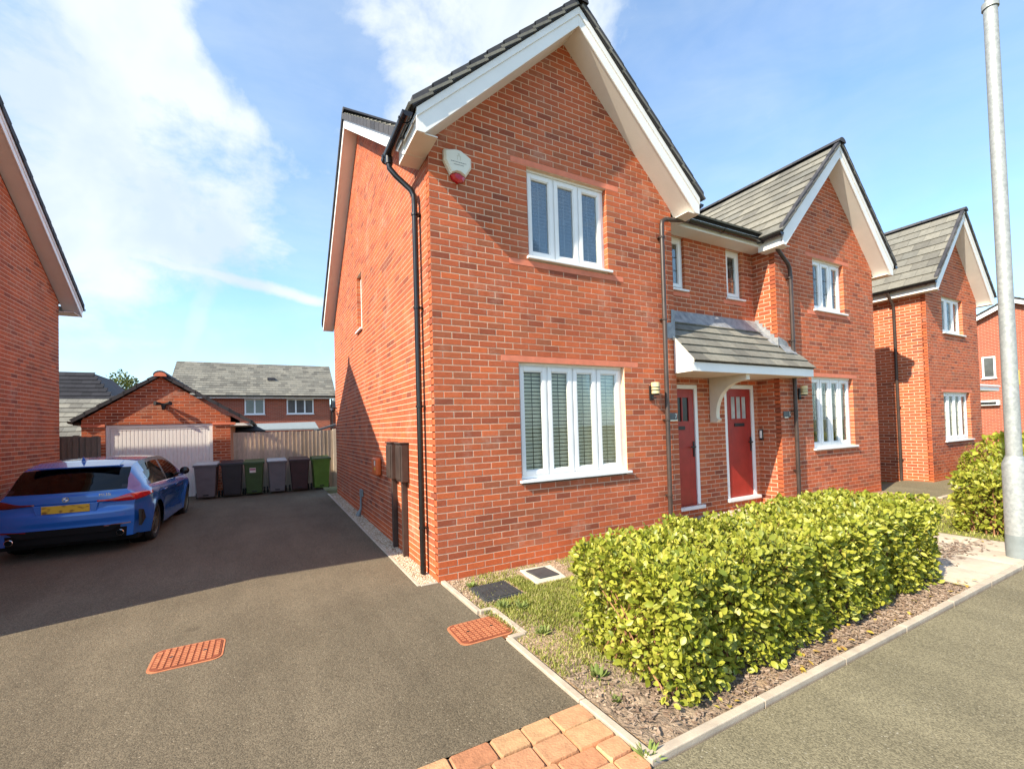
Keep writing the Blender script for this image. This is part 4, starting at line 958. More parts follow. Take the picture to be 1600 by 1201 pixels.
def textobj(s, loc, size, m, rot, par, name='number'):
    cu_ = bpy.data.curves.new(name, 'FONT'); cu_.body = s; cu_.size = size; cu_.extrude = .001; cu_.align_x = 'CENTER'; cu_.align_y = 'CENTER'
    o = bpy.data.objects.new(name, cu_); C.objects.link(o); bpy.context.view_layer.update()
    me = bpy.data.meshes.new_from_object(o); bpy.data.objects.remove(o); me.materials.clear(); me.materials.append(m)
    o = bpy.data.objects.new(name, me); C.objects.link(o)
    me.transform(Matrix.Translation(loc) @ rot); attach(o, par); return o
def plaque(x0, x1, z0, z1, s, label):
    t = thing('house_number_plaque', ((x0 + x1) / 2, -.02, (z0 + z1) / 2), label, 'house number', 'house number plaques')
    mb = MB(); mb.box(x0, x1, -.022, -.007, z0 + .015, z1); mb.build('plate', M['slate'], t, bevel=.003)
    mb = MB(); mb.box(x0 + .01, x1 - .005, -.026, -.0075, z0, z0 + .014); mb.build('rim', M['chrome'], t)
    textobj(s, Vector((x1 - .035, -.0235, (z0 + z1) / 2 + .008)), .10, M['alarmwhite'], Matrix.Rotation(PI / 2, 4, 'X'), t)
plaque(3.63, 3.80, 1.70, 1.82, '7', 'small dark plaque with the number 7 beside the nearer red door')
plaque(6.53, 6.74, 1.70, 1.82, '5', 'small dark number plaque left of the second downpipe')
# alarm box
t = thing('alarm_box', (.33, -.05, 4.67), 'white burglar alarm box with red strobe high on the near gable', 'alarm')
op = [(.165, 4.83), (.30, 4.865), (.37, 4.865), (.50, 4.80), (.50, 4.685), (.425, 4.565), (.36, 4.60), (.305, 4.60), (.245, 4.57), (.165, 4.71)]
mb = MB(); 
cx_, cz_ = .33, 4.71
A = [(x, -.006, z) for x, z in op]; B = [(x, -.05, z) for x, z in op]; Cc = [(cx_ + (x - cx_) * .86, -.075, cz_ + (z - cz_) * .88) for x, z in op]
n = len(op); mb.add(A + B + Cc, [(i, (i + 1) % n, n + (i + 1) % n, n + i) for i in range(n)] + [(n + i, n + (i + 1) % n, 2 * n + (i + 1) % n, 2 * n + i) for i in range(n)] + [tuple(range(2 * n, 3 * n))])
mb.build('cover', M['alarmwhite'], t, fixn=True)
mb = MB(); lp = [(.247, 4.567), (.305, 4.598), (.36, 4.598), (.423, 4.562), (.40, 4.515), (.335, 4.49), (.275, 4.515)]
n = len(lp); mb.add([(x, -.006, z) for x, z in lp] + [(x, -.045, z) for x, z in lp] + [(.335 + (x - .335) * .6, -.068, 4.55 + (z - 4.55) * .6) for x, z in lp], [(i, (i + 1) % n, n + (i + 1) % n, n + i) for i in range(n)] + [(n + i, n + (i + 1) % n, 2 * n + (i + 1) % n, 2 * n + i) for i in range(n)] + [tuple(range(2 * n, 3 * n))]); mb.build('strobe', M['red'], t, fixn=True)
mb = MB()
for (xx, zz_, ln) in ((.24, 4.705, .19), (.275, 4.675, .12)):
    x = xx
    while x < xx + ln: l = random.uniform(.008, .02); mb.box(x, x + l, -.0765, -.0752, zz_, zz_ + .007); x += l + .005
mb.build('lettering', M['ink'], t)
mb = MB()
for (a, b, c, d) in ((.315, .322, 4.735, 4.785), (.352, .359, 4.735, 4.785), (.322, .352, 4.778, 4.785), (.328, .334, 4.785, 4.81), (.341, .347, 4.785, 4.81), (.328, .347, 4.805, 4.81)): mb.box(a, b, -.0764, -.0752, c, d)
mb.build('padlock_mark', mat('faint_print', (.55, .53, .42), .6), t)
# meter boxes on the side wall
def meter_box(y0, y1, z0, z1, zp, label):
    t = thing('meter_box', (-.08, (y0 + y1) / 2, z0), label, 'meter box', 'meter boxes on the side wall')
    mb = MB(); mb.box(-.11, -.006, y0, y1, z0, z1); mb.build('case', M['brownpipe'], t, bevel=.012)
    mb = MB(); mb.box(-.122, -.1105, y0 + .02, y1 - .02, z0 + .03, z1 - .03); mb.build('door', M['brownpipe'], t, bevel=.005)
    mb = MB(); mb.box(-.128, -.006, y0 - .008, y1 + .008, z1 + .0005, z1 + .018); mb.build('hood', M['brownpipe'], t, bevel=.004)
    mb = MB(); yc = (y0 + y1) / 2; mb.box(-.075, -.0065, yc - .032, yc + .032, zp, z0 - .001); mb.build('cable_duct', M['brownpipe'], t, bevel=.006)
meter_box(1.56, 1.84, 1.0, 1.50, .03, 'tall brown meter box on the side wall, the one nearer the bins')
meter_box(1.04, 1.31, 1.0, 1.50, .02, 'tall brown meter box on the side wall, the one nearer the corner downpipe')
t = thing('charger_case', (-.08, 2.8, 1.08), 'orange case with white and yellow stickers on the side wall', 'wall case')
mb = MB(); mb.box(-.10, -.006, 2.62, 2.95, .96, 1.24); mb.build('case', M['orange'], t, bevel=.03, seg=3)
mb = MB(); mb.box(-.102, -.1005, 2.66, 2.74, 1.12, 1.20); mb.build('sticker', M['amberlabel'], t)
mb = MB(); mb.box(-.102, -.1005, 2.66, 2.74, 1.05, 1.09); mb.build('sticker', M['yellow'], t)
t = thing('waste_outlet', (-.04, 4.3, .3), 'grey plastic outlet pipe low on the shaded side wall', 'pipe')
mb = MB(); mb.box(-.05, -.006, 4.22, 4.40, .42, .56); mb.build('cover', M['galv_dark'], t, bevel=.008); mb = MB(); mb.tube([(-.04, 4.31, .42), (-.04, 4.31, .2), (-.10, 4.31, .06)], .03, 10, rr=[.018, .022, .05]); mb.build('outlet', M['galv_dark'], t, smooth=True)
t = thing('security_camera', (-.06, 7.6, 2.3), 'small black camera at the far end of the side wall', 'camera')
mb = MB(); mb.box(-.12, -.006, 7.58, 7.64, 2.28, 2.31); mb.build('arm', M['black'], t); mb = MB(); mb.tube([(-.12, 7.7, 2.27), (-.12, 7.45, 2.21)], .035, 10); mb.build('body', M['black'], t, smooth=True)
t = thing('doorbell', (6.45, .27, 1.4), 'white video doorbell in black surround beside the farther red door', 'doorbell')
mb = MB(); mb.box(6.435, 6.4645, .335, .395, 1.30, 1.50); mb.build('backplate', M['black'], t, bevel=.01); mb = MB(); mb.box(6.428, 6.4345, .345, .385, 1.34, 1.48); mb.build('front', M['upvc'], t, bevel=.004)

# =================================================================== THE NEXT HOUSE ALONG (right)
H3 = thing('detached_house', (14.3, 4, 0), 'red brick house with steep gable beyond the nearest pair, left of the street lamp', 'house')
w3 = []; X3 = 12.70; W3 = 3.28; fr3 = ((X3, 0, 0), (1, 0, 0), (0, -1, 0))
g3 = (13.50 - X3, 15.22 - X3, .97, 2.25); u3 = (13.64 - X3, 14.98 - X3, 3.75, 4.74)
w3.append(Wall(H3, 'front_wall', *fr3, gdom(W3, 4.95, 6.75), [g3, u3, (.7, 2.65, 2.25, 2.325)], s_in=.004)); lintel(H3, fr3,   .7, 2.65, 2.2505, 2.3245)
window(fr3, g3[0], g3[1], .97, g3[3], 4, H3, 'curtain', leaded=True); window(fr3, u3[0], u3[1], 3.75, u3[3], 3, H3, 'curtain', leaded=True)
w3.append(Wall(H3, 'side_wall', (X3, 1.6, 0), (0, -1, 0), (-1, 0, 0), [(0, -.05), (1.602, -.05), (1.602, 4.93), (0, 4.93)], [], off=.06, m_out=.005))
w3.append(Wall(H3, 'front_wall', (11.3, 1.6, 0), (1, 0, 0), (0, -1, 0), [(0, -.05), (X3 - 11.3, -.05), (X3 - 11.3, 4.9), (0, 4.9)], [], individual=False))
mb = MB(); mb.box(X3 + W3 - .1, X3 + W3, .102, 8, 0, 4.9); mb.prism([(11.3, 1.7, 0), (11.3, 9, 0), (11.3, 9, 4.9), (11.3, 5.3, 7.4), (11.3, 1.7, 4.9)], (.1, 0, 0)); mb.box(11.4, 18.5, 8.9, 9, 0, 4.9); mb.box(X3 + W3, 18.2, 2.6, 2.7, 0, 4.8); mb.build('rear_wall', M['brick_quoin'], H3)
T3 = Tiles(H3, H3, 220); gable_roof(H3, T3, X3, X3 + W3, ZB - .08, ZA - .07, .235, .30, 1.25, .2)
mainroof(H3, T3, 11.05, 18.3, 1.30, 5.0, 5.2, 7.4, 9.2, 4.9); T3.done()
mb = MB(); gutter_run(mb, (X3 - .325, -.33, 4.86), (X3 - .325, 1.25, 4.86)); mb.build('gutter', M['gutter'], H3, smooth=True); mb = MB(); gutter_run(mb, (X3 - .3, 1.25, 4.86), (11.1, 1.25, 4.86)); mb.build('gutter', M['gutter'], H3, smooth=True); mb = MB(); gutter_run(mb, (X3 + W3 + .15, 1.25, 4.86), (18.3, 1.25, 4.86)); mb.build('gutter', M['gutter'], H3, smooth=True)
mb = MB(); mb.box(11.1, X3 - .23, 1.30, 1.32, 4.72, 4.92); mb.box(X3 + W3 + .01, 18.2, 1.30, 1.32, 4.72, 4.9); mb.build('fascia', M['fascia'], H3); mb = MB(); mb.box(11.1, X3 - .01, 1.321, 1.59, 4.72, 4.73); mb.build('soffit', M['soffit'], H3); mb = MB(); mb.box(X3 + W3 + .01, 18.2, 1.321, 2.6, 4.72, 4.73); mb.build('soffit', M['soffit'], H3)
downpipe(H3, [(X3 - .325, .62, 4.82), (X3 - .30, .62, 4.72), (X3 - .10, .62, 4.55), (X3 - .07, .62, 4.45), (X3 - .07, .62, .03)], [(z, (X3 - .07, .62, 0), (1, 0, 0)) for z in (.55, 1.9, 3.3)], m=M['brownpipe'])
cp = MB(); cp.box(X3 + W3 + .05, 18.1, .15, 2.5, 2.34, 2.46); cp.prism([(X3 + W3 + .05, .12, 2.465), (18.1, .12, 2.465), (18.1, 2.55, 2.9), (X3 + W3 + .05, 2.55, 2.9)], (0, 0, .05)); cp.build('porch_canopy', M['fascia'], H3, bevel=.01)
finish_bricks(w3, 250)

# =================================================================== THE HOUSE ON THE LEFT
HL = thing('detached_house', (-9, 4.8, 0), 'red brick house filling the left edge, its side gable in shade behind the blue car', 'house')
XL = -5.45
wl = [Wall(HL, 'side_wall', (XL, .35, 0), (0, 1, 0), (1, 0, 0), [(0, -.05), (7.83, -.05), (7.83, 4.62), (3.92, 7.05), (0, 4.62)], [], off=.03)]
finish_bricks(wl, 300)
mb = MB(); mb.box(-12, XL - .1, .35, .45, 0, 4.6); mb.box(-12, XL - .1, 8.08, 8.18, 0, 4.6); mb.prism([(-12, .35, 0), (-12, 8.18, 0), (-12, 8.18, 4.6), (-12, 4.27, 7.0), (-12, .35, 4.6)], (.1, 0, 0)); mb.build('rear_wall', M['brick_quoin'], HL)
EA, EB, EC, EZ, EM, RZ = -.03, 8.60, 4.28, 4.60, 7.36, 7.40
TL = Tiles(HL, HL, 60, 'tile_dark'); mainroof(HL, TL, -12.2, XL + .30, EA, EZ + .08, EC, RZ + .04, EB, EZ + .08); TL.done()
for (ya, za_, yb_, zb_) in ((EA, EZ, EC, EM - .04), (EC, EM - .04, EB, EZ)):
    xo = XL + .27
    mb = MB(); mb.prism([(xo, ya, za_), (xo, yb_, zb_), (xo, yb_, zb_ - .21), (xo, ya, za_ - .21)], (-.02, 0, 0)); mb.build('barge_board', M['fascia'], HL, bevel=.003)
    mb = MB(); mb.prism([(xo + .012, ya, za_ - .002), (xo + .012, yb_, zb_ - .002), (xo + .012, yb_, zb_ - .09), (xo + .012, ya, za_ - .09)], (-.0115, 0, 0)); mb.build('barge_moulding', M['fascia'], HL)
    mb = MB(); mb.prism([(xo - .021, ya, za_ - .20), (xo - .021, yb_, zb_ - .20), (XL - .01, yb_, zb_ - .20), (XL - .01, ya, za_ - .20)], (0, 0, .012)); mb.build('soffit', M['soffit'], HL)
    mb = MB(); Ln = math.hypot(yb_ - ya, zb_ - za_); k = int(Ln / .3)
    for i in range(k + 1):
        t0, t1 = i / (k + 1), (i + 1.05) / (k + 1)
        mb.prism([(xo + .035, ya + (yb_ - ya) * t0, za_ + (zb_ - za_) * t0 - .02), (xo + .035, ya + (yb_ - ya) * t1, za_ + (zb_ - za_) * t1 - .02), (xo + .035, ya + (yb_ - ya) * t1, za_ + (zb_ - za_) * t1 + .085), (xo + .035, ya + (yb_ - ya) * t0, za_ + (zb_ - za_) * t0 + .10)], (-.06, 0, 0))
    mb.build('dry_verge', M['tile_dark'], HL)
for y0_, y1_ in ((EB - .04, EB), (EA, EA + .04)):
    mb = MB(); mb.box(-12, XL + .249, y0_, y1_, EZ - .20, EZ); mb.build('fascia', M['fascia'], HL)
for y0_, y1_ in ((8.18, EB - .041), (EA + .041, .35)):
    mb = MB(); mb.box(-12, XL + .248, y0_, y1_, EZ - .20, EZ - .188); mb.build('soffit', M['soffit'], HL)
for y_ in (EB + .06, EA - .06):
    mb = MB(); gutter_run(mb, (-12, y_, EZ), (XL + .3, y_, EZ)); mb.build('gutter', M['gutter'], HL, smooth=True)

# =================================================================== GARAGE
G = thing('garage', (-3.95, 12, gz(9)), 'single brick garage with white ribbed door behind the blue car', 'garage')
YG = 9.68; gx0, gx1 = -5.50, -2.46; zg = gz(YG)
frG = ((gx0, YG, 0), (1, 0, 0), (0, -1, 0)); dw = (-5.06 - gx0, -2.865 - gx0, 0, 2.0); wg = gx1 - gx0
wgl = [Wall(G, 'front_wall', *frG, [(0, 0), (wg, 0), (wg, 2.13), (wg / 2 + .02, 3.22), (0, 2.13)], [dw], z0=.05, plinth=0)]
finish_bricks(wgl, 300)
mb = MB(); mb.box(gx0, gx0 + .1, YG + .1, YG + 5.5, 0, 2.2); mb.box(gx1 - .1, gx1, YG + .1, YG + 5.5, 0, 2.2); mb.box(gx0 + .1, gx1 - .1, YG + 5.4, YG + 5.5, 0, 2.2); mb.build('side_wall', M['brick_quoin'], G)
for a, b in ((gx0 - .005, gx0 + dw[0] + .0), (gx0 + dw[1], gx1 + .12)):
    mb = MB(); mb.box(a, b, YG - .03, YG - .0062, 1.955, 2.02); mb.build('corbel', M['lintel'], G, bevel=.004)
mb = MB(); x0, x1 = gx0 + dw[0], gx0 + dw[1]; F = .075
mb.box(x0 + .002, x0 + F, YG + .02, YG + .09, 0, 2.0 - .004); mb.box(x1 - F, x1 - .002, YG + .02, YG + .09, 0, 2.0 - .004); mb.box(x0 + F, x1 - F, YG + .02, YG + .09, 2.0 - F, 2.0 - .004); mb.build('door_frame', M['garage'], G, bevel=.004)
mb = MB(); a, b = x0 + F + .004, x1 - F - .004; z0_, z1_ = zg + .01, 2.0 - F - .006; nr = 26; wd = (b - a) / nr
prof = []
for i in range(nr):
    u = a + i * wd; prof += [(u, .052), (u + wd * .12, .040), (u + wd * .86, .040), (u + wd * .96, .052)]
prof.append((b, .052)); k = len(prof)
mb.add([(x, YG + d, z0_) for x, d in prof] + [(x, YG + d, z1_) for x, d in prof], [(i, i + 1, k + i + 1, k + i) for i in range(k - 1)]); 
mb.box(a, b, YG + .054, YG + .06, z0_, z1_); gd = mb.build('garage_door', M['garage'], G)
mb = MB(); mb.box(a, b, YG + .034, YG + .0395, z1_ - .05, z1_); mb.box(a, b, YG + .034, YG + .0395, z0_, z0_ + .04); mb.build('door_rail', M['garage'], gd, bevel=.002)
xcg = (gx0 + gx1) / 2 + .02
TG = Tiles(G, G, 60, 'tile_dark')
for sg, xe, ze in ((-1, -5.66, 2.10), (1, -1.98, 2.02)):
    v = Vector((xcg - xe, 0, 3.27 - ze)); Ls = v.length; v.normalize(); nrm = Vector((sg * v.z, 0, abs(v.x))).normalized()
    mb = MB(); mb.prism([Vector((xe, YG - .07, ze)), Vector((xcg, YG - .07, 3.27)), Vector((xcg, YG + 5.6, 3.27)), Vector((xe, YG + 5.6, ze))], nrm * .03); mb.build('roof_slope', M['under'], G)
    nv = round(Ls / .3); TG.field(Vector((xe, YG - .10, ze)) + nrm * .03, (0, 1, 0), v, 17, nv, None, gauge=Ls / nv)
    mb = MB()
    for i in range(nv):
        a = Vector((xe, YG - .10, ze)) + v * (Ls * i / nv); bq = Vector((xe, YG - .10, ze)) + v * (Ls * (i + 1.05) / nv)
        mb.prism([a - Vector((0, 0, .03)), bq - Vector((0, 0, .045)), bq + Vector((0, 0, .05)), a + Vector((0, 0, .065))], (0, .05, 0))
    mb.build('verge', M['tile_dark'], G)
    mb = MB(); gutter_run(mb, (xe - sg * -.03, YG - .06, ze - .0), (xe - sg * -.03, YG + 5.5, ze - .0)); mb.build('gutter', M['gutter'], G, smooth=True)
    mb = MB(); mb.box(min(xe, gx0 if sg < 0 else gx1), max(xe, gx0 if sg < 0 else gx1), YG + .02, YG + 5.5, ze - .09, ze - .02); mb.build('soffit', M['gutter'] if sg < 0 else M['fascia'], G)
TG.done()
mb = MB(); pts = [(math.cos(a) * .15, math.sin(a) * .12) for a in [PI * i / 8 for i in range(9)]]; y = YG - .12
while y < YG + 5.4:
    mb.add([(xcg + p, y, 3.25 + q) for p, q in pts] + [(xcg + p, y + .44, 3.25 + q) for p, q in pts], [(i + 1, i, 9 + i, 10 + i) for i in range(8)] + [tuple(range(9)), tuple(range(17, 8, -1))]); y += .445
mb.build('ridge_tiles', M['tile_dark'], G, smooth=True)
mb = MB(); mb.add([(xcg + p * .9, YG - .123, 3.22 + q * .9) for p, q in pts], [tuple(range(9))]); mb.build('ridge_end', M['lintel'], G)
t = thing('floodlight', (-3.88, YG - .1, 2.48), 'black twin security light with sensor on the garage gable', 'security light')
mb = MB(); mb.box(-3.96, -3.86, YG - .05, YG - .006, 2.44, 2.54); mb.build('mount', M['black'], t, bevel=.01)
for s_ in (-1, 1):
    mb = MB(); mb.tube([(-3.91 + s_ * .05, YG - .06, 2.52), (-3.91 + s_ * .16, YG - .16, 2.53)], .045, 12, rr=[.03, .055]); mb.build('lamp_head', M['black'], t, smooth=True)
mb = MB(); mb.lathe([(.0, 2.36), (.035, 2.37), (.045, 2.41), (.03, 2.45)], (-3.90, YG - .09, 0), 14); mb.build('sensor', M['black'], t, smooth=True)

# =================================================================== FENCES
def fence(name, x0, x1, y, zt_, label, mt, wdt=.105, post=None):
    t = thing(name, ((x0 + x1) / 2, y, 0), label, 'fence'); x = x0; gzz = gz(y) - .05; k = 0
    while x < x1 - .02:
        w_ = min(wdt, x1 - x); mb = MB(); zz = zt_ + random.uniform(-.012, .006)
        mb.add([(0, 0, 0), (w_ + .012, -.0, 0), (w_ + .012, .012, 0), (0, .012, 0)] and
               [(x, y - .042, gzz), (x + w_ + .014, y - .004, gzz), (x + w_ + .014, y + .001, gzz), (x, y - .001, gzz), (x, y - .042, zz), (x + w_ + .014, y - .004, zz), (x + w_ + .014, y + .001, zz), (x, y - .001, zz)],
               [(0, 3, 2, 1), (4, 5, 6, 7), (0, 1, 5, 4), (1, 2, 6, 5), (2, 3, 7, 6), (3, 0, 4, 7)])
        mb.build('board', M[mt], t); x += w_; k += 1
    mb = MB(); mb.box(x0, x1, y + .004, y + .045, .4, .48); mb.box(x0, x1, y + .004, y + .045, 1.3, 1.38); mb.build('rail', M[mt], t)
    for px in (post or []):
        mb = MB(); mb.box(px - .05, px + .05, y - .06, y + .04, gzz, zt_ + .03); mb.build('post', M[mt], t, bevel=.008)
fence('timber_fence', gx1 + .06, .30, 9.80, 1.735, 'pale upright timber fence behind the wheelie bins', 'timber', post=[.20])
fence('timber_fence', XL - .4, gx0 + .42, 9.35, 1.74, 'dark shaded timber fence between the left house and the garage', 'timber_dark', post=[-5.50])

# =================================================================== WHEELIE BINS
def make_bin(loc, body, lid, label, sx=1, sz=1, sticker=False, rz=0):
    t = thing('wheelie_bin', loc, label, 'wheelie bin', 'wheelie bins lined up by the fence')
    def P(mb, prof, m, name, par, bevel=.012, **k): return mb.build(name, m, par, bevel=bevel, **k)
    w0, w1, d0, d1, h = .19 * sx, .24 * sx, .19, .26, .86 * sz
    mb = MB(); mb.add([(-w0, -d0, .05), (w0, -d0, .05), (w0, d0, .05), (-w0, d0, .05), (-w1, -d1, h), (w1, -d1, h), (w1, d1, h), (-w1, d1, h)], [(0, 3, 2, 1), (4, 5, 6, 7), (0, 1, 5, 4), (1, 2, 6, 5), (2, 3, 7, 6), (3, 0, 4, 7)])
    b = mb.build('body', body, None, bevel=.025, seg=3); b.parent = t
    mb = MB(); mb.box(-w1 - .018, w1 + .018, -d1 - .02, d1 + .01, h - .045, h - .002); o = mb.build('rim', body, None, bevel=.01); o.parent = t
    mb = MB(); mb.add([(-w1 - .02, -d1 - .035, h), (w1 + .02, -d1 - .035, h), (w1 + .02, d1 + .03, h), (-w1 - .02, d1 + .03, h), (-w1 - .01, -d1 - .02, h + .022), (w1 + .01, -d1 - .02, h + .022), (w1 + .0, d1 + .02, h + .07), (-w1 + .0, d1 + .02, h + .07)], [(0, 3, 2, 1), (4, 5, 6, 7), (0, 1, 5, 4), (1, 2, 6, 5), (2, 3, 7, 6), (3, 0, 4, 7)])
    o = mb.build('lid', lid, None, bevel=.014, seg=3); o.parent = t
    for s_ in (-1, 1):
        mb = MB(); mb.lathe([(.0, -.02), (.07, -.02), (.085, -.012), (.085, .012), (.07, .02), (.0, .02)], (s_ * (w0 + .045), d0 - .02, .085), 18, 'X'); o = mb.build('wheel', M['rubber'], None, smooth=True, fixn=True); o.parent = t
    mb = MB(); mb.tube([(-w1 + .02, d1 + .05, h + .03), (w1 - .02, d1 + .05, h + .03)], .014, 8); o = mb.build('handle', body, None, smooth=True); o.parent = t
    # moulded arch and foot slot
    mb = MB(); pts = []
    for i in range(13):
        a = PI * i / 12; zz = .42 + .11 * math.sin(a) * (1 if i not in (0, 12) else .2); fr = (zz - .05) / (h - .05); pts.append((math.cos(a) * .11, -(d0 + (d1 - d0) * fr) - .002, zz))
    mb.tube(pts, .004, 5); o = mb.build('moulding', body, None); o.parent = t
    mb = MB(); mb.box(-.06, .06, -d0 - .012, -d0 + .01, .09, .125); o = mb.build('foot_slot', M['black'], None, bevel=.01); o.parent = t
    if sticker:
        mb = MB(); fr = (.66 - .05) / (h - .05); y = -(d0 + (d1 - d0) * fr) - .006; mb.prism([(-.10, y, .60), (.04, y - .002, .60), (.04, y - .012, .72), (-.10, y - .010, .72)], (0, .003, 0)); o = mb.build('sticker', M['amberlabel'], None); o.parent = t
        mb = MB(); mb.box(-.095, .035, y - .0155, y - .011, .665, .705); o = mb.build('sticker_print', mat('pink_print', (.35, .08, .16), .5), None); o.parent = t
    t.rotation_euler = (0, 0, rz); return t
yb0 = 9.05
make_bin((-2.95, yb0, gz(yb0)), M['bin_grey'], M['bin_greylid'], 'grey wheelie bin with pale lid in front of the garage door, leftmost of six', rz=-.05)
make_bin((-2.40, yb0 + .03, gz(yb0)), M['bin_black'], M['bin_black'], 'black wheelie bin between the leftmost grey bin and the dark green bin', rz=.02)
make_bin((-1.90, yb0 + .03, gz(yb0)), M['bin_green'], M['bin_green'], 'dark green wheelie bin with a white and pink sticker', sticker=True, sx=.93, rz=-.02)
make_bin((-1.37, yb0 + .05, gz(yb0)), M['bin_grey'], M['bin_greylid'], 'grey wheelie bin with pale lid between the dark green bin and the brown bin', sx=.93, rz=.03)
make_bin((-.82, yb0 + .06, gz(yb0)), M['bin_brown'], M['bin_brown'], 'dark brown wheelie bin left of the lime green one', rz=.0)
make_bin((-.27, yb0 + .08, gz(yb0)), M['bin_lime'], M['bin_green'], 'bright green dented wheelie bin, rightmost by the fence end', sx=.95, rz=.04)

# =================================================================== BACKGROUND HOUSES
def tiled(root, A, B, Cc, Dd, mt, limit=0, gauge=.3, tw=.33):
    """tiles over the quad A (eave start) B (eave end) Cc (ridge end) Dd (ridge start)"""
    A, B, Cc, Dd = map(Vector, (A, B, Cc, Dd)); u = (B - A).normalized(); nrm = (B - A).cross(Dd - A).normalized()
    if nrm.z < 0: nrm = -nrm
    v = nrm.cross(u); v = v if v.z > 0 else -v
    Ls = (Dd - A).dot(v); nv = max(1, round(Ls / gauge)); g = Ls / nv; l0 = 0; l1 = (Dd - A).dot(u); r0 = (B - A).length; r1 = (Cc - A).dot(u)
    mb = MB(); mb.prism([A, B, Cc, Dd], -nrm * .05); o = mb.build('roof_slope', M['under'], root)
    t = Tiles(root, o, limit, mt); f = lambda h: (l0 + (l1 - l0) * h / Ls, r0 + (r1 - r0) * h / Ls)
    def keep(c0, c1, h):
        a, b = f(h + g * .5); a, b = max(a, c0), min(b, c1); return (a, b) if b - a > .02 else None
    t.field(A + nrm * .0, u, v, int(max(r0, r1) / tw) + 2, nv, keep, gauge=g, tw=tw); t.done()
def far_window(root, P, ax, nn, s0, s1, z0, z1, n):
    P, ax, nn = map(Vector, (P, ax, nn)); up = Vector((0, 0, 1)); mb = MB()
    def bx(a, b, c, d, e, f): mb.prism([P + ax * a + up * c + nn * e, P + ax * b + up * c + nn * e, P + ax * b + up * d + nn * e, P + ax * a + up * d + nn * e], nn * (f - e))
    F = .07; bx(s0, s0 + F, z0, z1, .01, .05); bx(s1 - F, s1, z0, z1, .01, .05); bx(s0 + F, s1 - F, z0, z0 + F, .01, .05); bx(s0 + F, s1 - F, z1 - F, z1, .01, .05); bx(s0 - .04, s1 + .04, z0 - .04, z0 - .001, .0, .09)
    for i in range(1, n): x = s0 + (s1 - s0) * i / n; bx(x - .04, x + .04, z0 + F, z1 - F, .01, .05)
    w_ = mb.build('window', M['upvc'], root)
    for i in range(n):
        mb = MB(); a, b = s0 + (s1 - s0) * i / n + (.04 if i else F), s0 + (s1 - s0) * (i + 1) / n - (.04 if i < n - 1 else F); bx(a, b, z0 + F, z1 - F, .008, .02); mb.build('pane', M['fargl'], w_)
M['fargl'] = mat('far_glass', (.09, .10, .10), .08, spec=.8, var=.3, vscale=1.5)
def brickmat_flat():
    m = bpy.data.materials.new('far_brick'); m.use_nodes = True; t = m.node_tree; b = t.nodes['Principled BSDF']; b.inputs['Roughness'].default_value = .9; b.inputs['Specular IOR Level'].default_value = .2
    g = N(t, 'ShaderNodeNewGeometry'); sx = N(t, 'ShaderNodeSeparateXYZ'); L(t, g.outputs['Position'], sx.inputs[0]); ad = N(t, 'ShaderNodeMath', operation='ADD'); L(t, sx.outputs[0], ad.inputs[0]); L(t, sx.outputs[1], ad.inputs[1])
    cb = N(t, 'ShaderNodeCombineXYZ'); L(t, ad.outputs[0], cb.inputs[0]); L(t, sx.outputs[2], cb.inputs[1])
    br = N(t, 'ShaderNodeTexBrick'); L(t, cb.outputs[0], br.inputs[0]); br.inputs['Scale'].default_value = 1; br.inputs['Brick Width'].default_value = .225; br.inputs['Row Height'].default_value = .075; br.inputs['Mortar Size'].default_value = .006
    br.inputs['Color1'].default_value = (.40, .10, .055, 1); br.inputs['Color2'].default_value = (.28, .075, .045, 1); br.inputs['Mortar'].default_value = (.42, .27, .2, 1); L(t, br.outputs[0], b.inputs['Base Color'])
    return m
M['farbrick'] = brickmat_flat()
# long house behind the fence
F1 = thing('terraced_house', (-2, 28, 0), 'long low brick house with grey tiled roof and two white windows beyond the fence', 'house')
mb = MB(); mb.box(-6.0, 1.9, 25, 31, -.1, 3.84); mb.build('wall', M['farbrick'], F1)
tiled(F1, (-6.15, 24.7, 3.86), (2.25, 24.7, 3.86), (2.35, 28.6, 6.18), (-6.22, 28.6, 6.18), 'tile', 0)
mb = MB(); mb.prism([(-6.0, 24.8, 3.8), (-6.0, 28.6, 6.05), (-6.0, 32, 3.8)], (.05, 0, 0)); mb.prism([(2.1, 24.8, 3.8), (2.1, 28.6, 6.1), (2.1, 32, 3.8)], (-.05, 0, 0)); mb.build('gable', M['farbrick'], F1)
mb = MB(); mb.box(-6.1, 2.2, 24.66, 24.72, 3.70, 3.84); mb.build('fascia', M['fascia'], F1); mb = MB(); mb.box(-6.15, 2.25, 24.56, 24.655, 3.78, 3.88); mb.build('gutter', M['gutter'], F1)
mb = MB(); mb.tube([(2.0, 24.9, 3.7), (2.0, 24.9, .1)], .045, 8); mb.build('downpipe', M['gutter'], F1)
mb = MB(); mb.box(-1.45, -1.05, 26.35, 26.75, 4.93, 5.1); mb.build('roof_vent', M['tile_dark'], F1)
far_window(F1, (0, 25, 0), (1, 0, 0), (0, -1, 0), -2.62, -1.62, 2.80, 3.70, 2); far_window(F1, (0, 25, 0), (1, 0, 0), (0, -1, 0), -.48, .98, 2.80, 3.70, 3)
